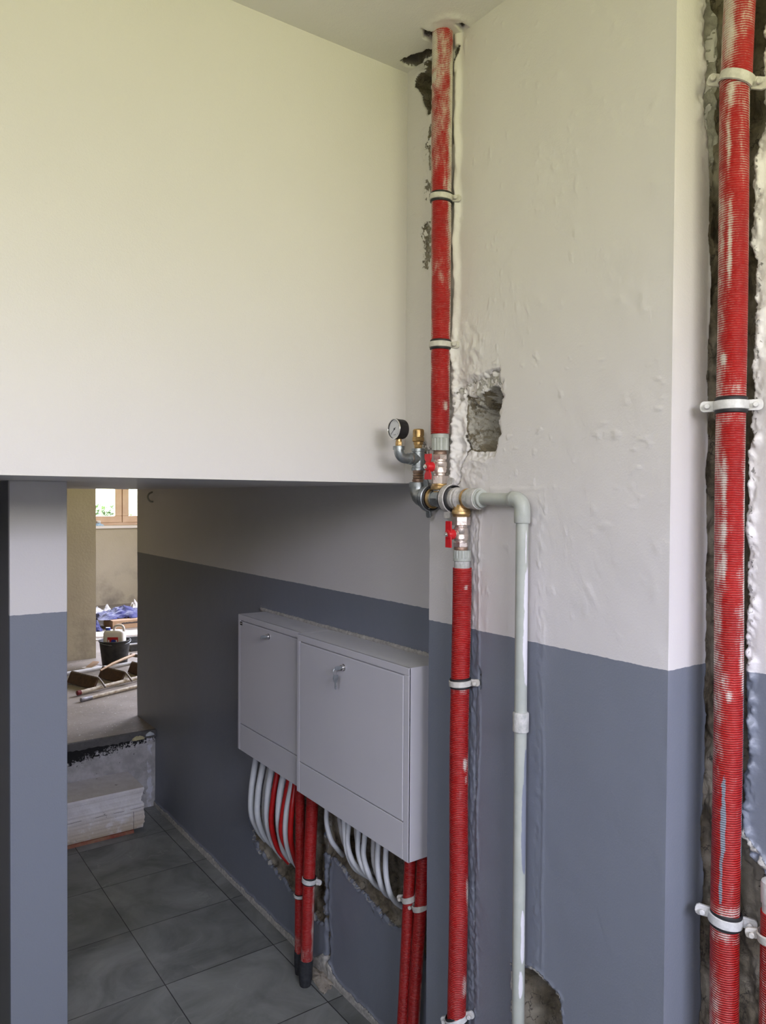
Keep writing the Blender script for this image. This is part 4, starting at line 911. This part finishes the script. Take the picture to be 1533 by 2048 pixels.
# thick pipes under the cabinets
def floor_pipe(top, bot, r, label, foot, seed, dark=0.0):
    t = thing('heating_pipe', label, 'pipe', (bot[0], bot[1], 0))
    a, b = Vector(bot), Vector(top)
    if foot: a = a + (b - a) * (foot / (b - a).length)
    p = vline(a, b, wob=0.0015, seed=seed)
    insul('insulation', p, r, blobs([(.9, .2, .25, .2, .55), (0, .1, 2, .05, .25)], 0.10), none, t, n=32)
    if foot:
        MB().sweep(vline(bot, a + (b - a).normalized() * .004, 0.012), [r * q for q in ([.92, 1.0] + [1.12] * 40)][:len(vline(bot, a + (b - a).normalized() * .004, 0.012))], 20).build('foam_foot', 'tape', t)
    return t
floor_pipe((1.283, 2.207, 0.700), (1.267, 2.226, 0.0), 0.0205, 'thick red pipe under the left cabinet, front one, black foot on the tiles', 0.085, 3)
floor_pipe((1.292, 2.313, 0.700), (1.282, 2.292, 0.0), 0.0165, 'slimmer red pipe under the left cabinet, half hidden behind the thick one', 0.075, 5)
floor_pipe((1.280, 1.658, 0.700), (1.280, 1.705, 0.0), 0.0165, 'dark red pipe under the right cabinet, left one of the pair', 0, 6)
floor_pipe((1.290, 1.619, 0.700), (1.290, 1.668, 0.0), 0.0175, 'dark red pipe under the right cabinet, right one beside the wall edge', 0, 7)
clamp((1.2755, 2.216, 0.361), (0, 0, 1), 0.0210, EY, 'white clamp on the thick floor pipe, its lug at the wall crack', 'floor pipe clamps', 'clamp_white', tilt=-0.12, lugs=(-1,))
clamp((1.287, 2.301, 0.268), (0, 0, 1), 0.0168, EY, 'small white clamp on the slimmer floor pipe', 'floor pipe clamps', 'clamp_white', w=0.014, lugs=(-1,))
clamp((1.280, 1.669, 0.535), (0, 0, 1), 0.0170, EY, 'cream clamp on the left pipe under the right cabinet', 'floor pipe clamps', 'clamp', tilt=.3, lining=False)
clamp((1.290, 1.632, 0.525), (0, 0, 1), 0.0180, EY, 'cream clamp on the right pipe under the right cabinet', 'floor pipe clamps', 'clamp', tilt=.3, lining=False)
# mortar cone at the feet of the floor pipes
def lump(cx, cy, cz, rx, ry, rz, seed, n=14, m=28, amp=0.25):
    r = random.Random(seed); ph = [r.uniform(0, 6.28) for _ in range(6)]; rings = []
    for i in range(n + 1):
        th = PI / 2 * i / n; ring = []
        for j in range(m):
            a = 2 * PI * j / m
            k = 1 + amp * (math.sin(3 * a + ph[0] + th * 2) * .4 + math.sin(5 * a + ph[1]) * .3 + math.sin(9 * a + ph[2] + th * 4) * .2 + r.uniform(-.12, .12))
            ring.append((cx + rx * math.cos(th) * k * math.cos(a), cy + ry * math.cos(th) * k * math.sin(a), cz + rz * math.sin(th) * (1 + amp * .4 * math.sin(4 * a + ph[3]))))
        rings.append(ring)
    return MB().loft(rings)
tag(lump(1.325, 2.225, 0.0, 0.036, 0.070, 0.014, 4, amp=.5).build('mortar_heap', 'mortar', smooth=60), 'crumbly pale mortar at the feet of the floor pipes', 'mortar', kind='stuff')

# ================================================================ STEP BLOCK
rnd = random.Random(11)
def ragged(x0, x1, y0, y1, z0, z1, seed, bite=0.007):
    """block whose right end is chipped"""
    r = random.Random(seed); rings = []; N = 22
    for i in range(N + 1):
        z = z0 + (z1 - z0) * i / N; e = x1 - bite * (0.5 + 0.5 * math.sin(z * 95 + seed)) - r.uniform(0, bite)
        if z > 0.11: e -= 0.012 * math.sin((z - .11) * 30)
        c = 0.004 if i in (0, N) else 0
        rings.append([(x0, y0 + c, z), (e - c, y0 + c + r.uniform(-.002, .002), z), (e - c, y1, z), (x0, y1, z)])
    return MB().loft(rings)
t = thing('step_block', 'chipped white aerated-concrete block laid as a lower step before the riser', 'block', (0.85, 3.86, 0))
ragged(0.495, 1.212, 3.726, 3.992, 0.016, 0.215, 5).build('block', 'block', t, smooth=0)
MB().box(1.1515, 1.153, 3.7245, 3.7265, 0.018, 0.105).build('joint', 'ink', t, smooth=0)
tag(MB().box(0.495, 1.153, 3.723, 3.95, 0.0, 0.015).build('wooden_strip', 'wood_red', smooth=0), 'thin red-stained wooden strip under the step block', 'wood strip')
tag(lump(1.255, 3.987, 0.372, 0.036, 0.010, 0.020, 8).build('foam_dab', 'foam_yellow', smooth=60), 'yellowish foam dab on the edge of the raised floor', 'foam')
tag(lump(1.318, 3.985, 0.385, 0.022, 0.010, 0.018, 9).build('filler_dab', 'filler', smooth=60), 'whitish filler dab at the wall end of the raised floor edge', 'filler')

# ================================================================ THINGS IN THE RAISED ROOM
# step ladder lying on its side
t = thing('step_ladder', 'step ladder lying on its side across the doorway, brown treads and pale rails', 'ladder', (1.4, 5.15, ZU))
r1a, r1b = Vector((1.00, 5.275, 0.472)), Vector((1.96, 5.445, 0.472))
MB().sweep([r1a, r1b], 0.0135, 20).build('rail', 'alu', t)
r2a, r2b = Vector((1.192, 4.925, 0.431)), Vector((1.95, 5.240, 0.437))
MB().sweep([r2a, r2b], 0.0125, 20).build('rail', 'cream_tube', t)
MB().lathe(r2a + (r2a - r2b).normalized() * .024, (r2b - r2a), [(0, .010), (.003, .0150), (.026, .0155), (.028, .013)], 20).build('rubber_foot', 'red_cap', t)
r3a, r3b = Vector((1.225, 4.790, 0.424)), Vector((1.93, 5.050, 0.426))
MB().sweep([r3a, r3b], 0.0105, 20).build('rail', 'cream_tube', t)
MB().lathe(r3a + (r3a - r3b).normalized() * .075, (r3b - r3a), [(0, .008), (.004, .0130), (.030, .0140), (.034, .0118), (.075, .0120), (.078, .011)], 20).build('rubber_foot', 'grey_cap', t)
for (ax, ay), (bx, by) in (((1.215, 5.300), (1.315, 5.030)), ((1.425, 5.335), (1.505, 5.095)), ((1.635, 5.370), (1.705, 5.165))):
    a, b = Vector((ax, ay, 0.448)), Vector((bx, by, 0.446)); d = (b - a) / 2; n = Vector((0.4, 0.15, .9)).normalized(); n = (n - d.normalized() * n.dot(d.normalized())).normalized()
    MB().obox((a + b) / 2, d, n * .036, d.cross(n).normalized() * .008).build('tread', 'tread', t, smooth=0, bevel=.002)
    MB().sweep([a + n * .040, b + n * .040, b + Vector((.028, -.040, .012)), b + Vector((.036, -.075, -.010))], 0.0062, 10).build('bracket', 'bracket', t)
# hammer with tan handle
t = thing('hammer', 'tan wooden tool handle leaning over the ladder rail before the bucket', 'hammer', (1.55, 5.38, 0.49))
MB().sweep([(1.405, 5.262, 0.478), (1.50, 5.322, 0.500), (1.60, 5.390, 0.512), (1.692, 5.450, 0.520)], [.006, .0095, .0098, .0105], 12).build('handle', 'tan_wood', t)
MB().obox((1.700, 5.455, 0.513), (.012, .006, 0), (-.020, .040, 0), (0, 0, .012)).build('head', 'bracket', t, smooth=0, bevel=.003)
# bucket
t = thing('bucket', 'black scratched mortar bucket holding a white canister', 'bucket', (1.612, 5.66, ZU))
MB().lathe((1.612, 5.66, ZU), (0, 0, 1), [(0, .082), (.004, .086), (.180, .107), (.182, .112), (.190, .113), (.192, .106), (.186, .103), (.012, .081)], 40).build('pail', 'bucket', t, smooth=40)
MB().sweep([(1.612 + .113 * math.cos(a), 5.66 + .113 * math.sin(a) * .9, ZU + .186 - .02 * abs(math.sin(a))) for a in [PI * 1.02 + PI * .96 * i / 20 for i in range(21)]], 0.0022, 8).build('bail', 'galv', t)
# canister
t = thing('canister', 'milky plastic canister with blue cap and red label standing in the black bucket', 'canister', (1.628, 5.66, ZU + .02))
cz = ZU + .014
def rrect(w, d, z, r=.018, n=6, dx=0, ang=-0.55):
    out = []
    for (sx_, sy_, a0) in ((1, 1, 0), (-1, 1, PI / 2), (-1, -1, PI), (1, -1, 3 * PI / 2)):
        for i in range(n + 1):
            a = a0 + PI / 2 * i / n; x = sx_ * (w - r) + r * math.cos(a) + dx; y = sy_ * (d - r) + r * math.sin(a)
            out.append((1.612 + x * math.cos(ang) - y * math.sin(ang), 5.66 + x * math.sin(ang) + y * math.cos(ang), z))
    return out
MB().loft([rrect(.070, .040, cz), rrect(.074, .044, cz + .01), rrect(.074, .044, cz + .225), rrect(.070, .040, cz + .238), rrect(.052, .028, cz + .247, dx=-.012)]).build('jug', 'canister', t, smooth=50)
ca, sa = math.cos(-.55), math.sin(-.55)
def cp(x, y, z): return (1.612 + x * ca - y * sa, 5.66 + x * sa + y * ca, z)
MB().sweep(catmull([cp(-.005, 0, cz + .235), cp(.000, 0, cz + .268), cp(.020, 0, cz + .280), cp(.048, 0, cz + .279), cp(.063, 0, cz + .262), cp(.066, 0, cz + .225)], 8), .0095, 14).build('grip', 'canister', t)
MB().lathe(cp(-.048, 0, cz + .238), (0, 0, 1), [(0, .014), (.008, .014), (.0085, .0175), (.026, .0175), (.028, .015)], 24, flute=(.009, .026)).build('cap', 'blue_cap', t)
lab = MB().prism([(-.040, 0), (.036, 0), (.036, .062), (-.040, .062)], cp(0, -.0448, cz + .140), (ca, sa, 0), (0, 0, 1), .0006).build('label', 'label_red', t, smooth=0)
MB().lathe(cp(0.004, -.0462, cz + .168), (sa, -ca, 0), [(0, .018), (.0004, .018)], 24).build('label_mark', 'label_blue', lab)
for q in (-.030, .026): MB().prism([(q - .005, 0), (q + .004, 0), (q + .004, .018), (q - .005, .018)], cp(0, -.0460, cz + .165), (ca, sa, 0), (0, 0, 1), .0004).build('label_mark', 'white_ink', lab, smooth=0)
# scraps
def scrap(pts, th, name, mat, label, cat):
    return tag(MB().prism(pts, (0, 0, 0), (1, 0, 0), (0, 1, 0), th).build(name, mat, smooth=0), label, cat)
def flat(name, mat, c, d, wv, th, label, cat, tilt=(0, 0, 0)):
    a = Vector(d) / 2; b = Vector(wv) / 2; n = a.cross(b).normalized()
    return tag(MB().obox(Vector(c) + n * th, a, b, n * th).build(name, mat, smooth=0, bevel=th * .3), label, cat)
flat('wood_offcut', 'card', (1.475, 5.745, ZU + .012), (.075, .085, .02), (.035, -.03, .0), .006, 'small brown wood offcut lying on paper left of the bucket', 'wood scrap')
flat('paper_scrap', 'panel_white', (1.41, 5.68, ZU), (.20, .09, .004), (.03, -.10, 0), .0015, 'crumpled pale paper on the floor left of the bucket', 'paper')
flat('paper_scrap', 'panel_white', (1.80, 5.72, ZU), (.10, .12, .004), (.07, -.03, .02), .0015, 'pale paper scrap on the floor right of the bucket', 'paper')
# dark tray behind the bucket
t = thing('tool_tray', 'dark open tray on the floor right of the bucket', 'tray', (2.05, 6.2, ZU))
MB().box(1.86, 2.25, 6.10, 6.45, ZU, ZU + .006).box(1.86, 2.25, 6.10, 6.11, ZU + .006, ZU + .055).box(1.86, 2.25, 6.44, 6.45, ZU + .006, ZU + .055).box(1.86, 1.87, 6.11, 6.44, ZU + .006, ZU + .055).box(2.24, 2.25, 6.11, 6.44, ZU + .006, ZU + .055).build('tray', 'steel_dark', t, smooth=0, bevel=.003)
MB().sweep([(1.84, 6.09, ZU + .060), (2.26, 6.09, ZU + .060), (2.26, 6.46, ZU + .060)], 0.006, 10).build('rim', 'alu', t)
# white boards
flat('white_board', 'panel_white', (1.98, 6.86, ZU), (.70, -.18, 0), (.10, .38, 0), .006, 'large white board lying flat behind the bucket', 'board')
flat('white_board', 'panel_white', (2.02, 6.78, ZU + .013), (.62, -.19, 0), (.05, .16, 0), .008, 'narrow white board on top of the larger flat one', 'board')
flat('wood_offcut', 'wood_red', (1.575, 6.42, ZU + .03), (.09, -.03, .03), (.02, .05, 0), .008, 'reddish wood piece behind the bucket, beside the wall stub', 'wood scrap')
# cardboard box
t = thing('cardboard_box', 'flat brown cardboard box with black print under the blue sheet', 'box', (2.25, 7.3, ZU))
MB().box(2.03, 2.60, 7.20, 7.50, ZU + .0, ZU + .080).build('carton', 'card', t, smooth=0, bevel=.004)
pm = MB(); rr = random.Random(2); x = 2.115
while x < 2.27:
    wdt = rr.uniform(.006, .012); pm.box(x, x + wdt, 7.1985, 7.1998, ZU + .044, ZU + .060 - rr.uniform(0, .004)); x += wdt + .003
pm.build('print', 'ink', t, smooth=0)
# crumpled sheets: heaps with sharp folds
def heap(cx, cy, z0, rx, ry, h, seed, peaks, mat, name, label, cat, fold=0.4, n=46):
    r = np.random.RandomState(seed); vs_ = []; fs = []
    g = np.linspace(-1, 1, n); U, V = np.meshgrid(g, g, indexing='ij'); rad = np.hypot(U, V)
    ang = np.arctan2(V, U); edge = 1 + 0.16 * np.sin(ang * 3 + seed) + 0.10 * np.sin(ang * 7 + seed * 2)
    q = np.clip(1 - rad / edge, 0, 1)
    H = ss(0, .35, q) * .35
    for (pu, pv, ph, pw) in peaks: H = np.maximum(H, ph * np.clip(1 - np.hypot(U - pu, V - pv) / pw, 0, 1))
    rid = np.abs(fbm(U * 3 + seed, V * 3, seed % 5) - .5) * 2; H = H * (1 + fold * (rid - .4)) * ss(0, .12, q)
    X = cx + U * rx; Y = cy + V * ry; Z = z0 + H * h
    me = MB(); idx = -np.ones((n, n), int); k = 0; vv = []
    for i in range(n):
        for j in range(n):
            if q[i, j] > 0: idx[i, j] = k; k += 1; vv.append((X[i, j], Y[i, j], Z[i, j]))
    for i in range(n - 1):
        for j in range(n - 1):
            c = (idx[i, j], idx[i + 1, j], idx[i + 1, j + 1], idx[i, j + 1])
            if min(c) >= 0: fs.append(c)
    o = MB().add(vv, fs).build(name, mat, smooth=28)
    return tag(o, label, cat)
heap(2.24, 7.50, ZU + .082, .30, .26, .12, 3, [(-.1, -.1, 1.0, .9), (.5, .1, .75, .6), (-.7, 0, .6, .5)], 'tarp', 'plastic_sheet', 'dark blue folded sheet draped over the cardboard box', 'sheet', .7)
heap(1.85, 7.26, ZU, .12, .11, .12, 5, [(0, 0, 1, .9), (.5, .3, .8, .5)], 'tarp', 'plastic_sheet', 'smaller crumpled blue sheet beside the cardboard box, near the wall stub', 'sheet', .9)
heap(2.12, 8.05, ZU, .26, .20, .14, 7, [(-.2, 0, 1, .8), (.4, 0, .8, .6)], 'wrap', 'packing_film', 'grey and white crumpled film behind the blue sheet', 'plastic film', .9)
heap(2.52, 8.12, ZU + .0, .09, .09, .17, 9, [(0, 0, 1, .9)], 'panel_white', 'cloth_bundle', 'small white knotted bundle behind the blue sheet', 'bundle', .5)
heap(2.35, 8.885, fz0 - .003, .07, .030, .05, 4, [(0, 0, 1, .8)], 'cloth_blue', 'cleaning_cloth', 'light blue cloth on the left end of the window sill', 'cloth', .6)
tag(MB().lathe((2.345, 8.872, fz0 + .030), (0, 0, 1), [(0, .024), (.004, .026), (.02, .026), (.024, .020)], 20).build('tape_roll', 'panel_white', smooth=40), 'white roll on the light blue cloth at the window', 'roll')
# cable loop out of the wall
pts = catmull([(XA, 4.045, 1.675), (XA - .02, 4.04, 1.665), (XA - .028, 4.035, 1.645), (XA - .018, 4.03, 1.625), (XA - .002, 4.03, 1.622)], 8)
tag(MB().sweep(pts, 0.005, 10).build('cable_loop', 'wire', smooth=60), 'pale cable loop sticking out of the wall under the soffit', 'cable')

# ---- garden beyond the far window
tag(MB().box(-14, 22, 9.2, 45, -0.6, -0.52).build('lawn', 'grass', smooth=0), 'green lawn outside the far window', 'lawn', kind='stuff')
rnd = random.Random(21)
def bush(cx, cy, cz, R, n, label):
    t = thing('garden_bush', label, 'bush', (cx, cy, -0.5))
    lf = MB()
    for i in range(n):
        u, v = rnd.uniform(0, 2 * PI), rnd.uniform(-.9, 1); rr_ = R * rnd.uniform(.55, 1.05)
        p = Vector((cx + rr_ * math.cos(u) * math.sqrt(1 - v * v), cy + rr_ * math.sin(u) * math.sqrt(1 - v * v), cz + rr_ * v * .9))
        a = Vector((rnd.uniform(-1, 1), rnd.uniform(-1, 1), rnd.uniform(-1, 1))).normalized(); b = a.orthogonal().normalized(); s = rnd.uniform(.05, .11)
        lf.add([p - a * s, p + b * s * .5, p + a * s, p - b * s * .5], [(0, 1, 2, 3)])
    lf.build('foliage', 'leaf', t, smooth=0)
    MB().sweep([(cx, cy, -.518), (cx + .05, cy, cz)], [.07, .03], 8).build('stem', 'tread', t)
bush(5.45, 19.5, 0.90, 0.66, 1500, 'round green bush seen through the left casement')
bush(7.0, 21.0, 0.55, 0.62, 900, 'low green bush seen through the right casement')
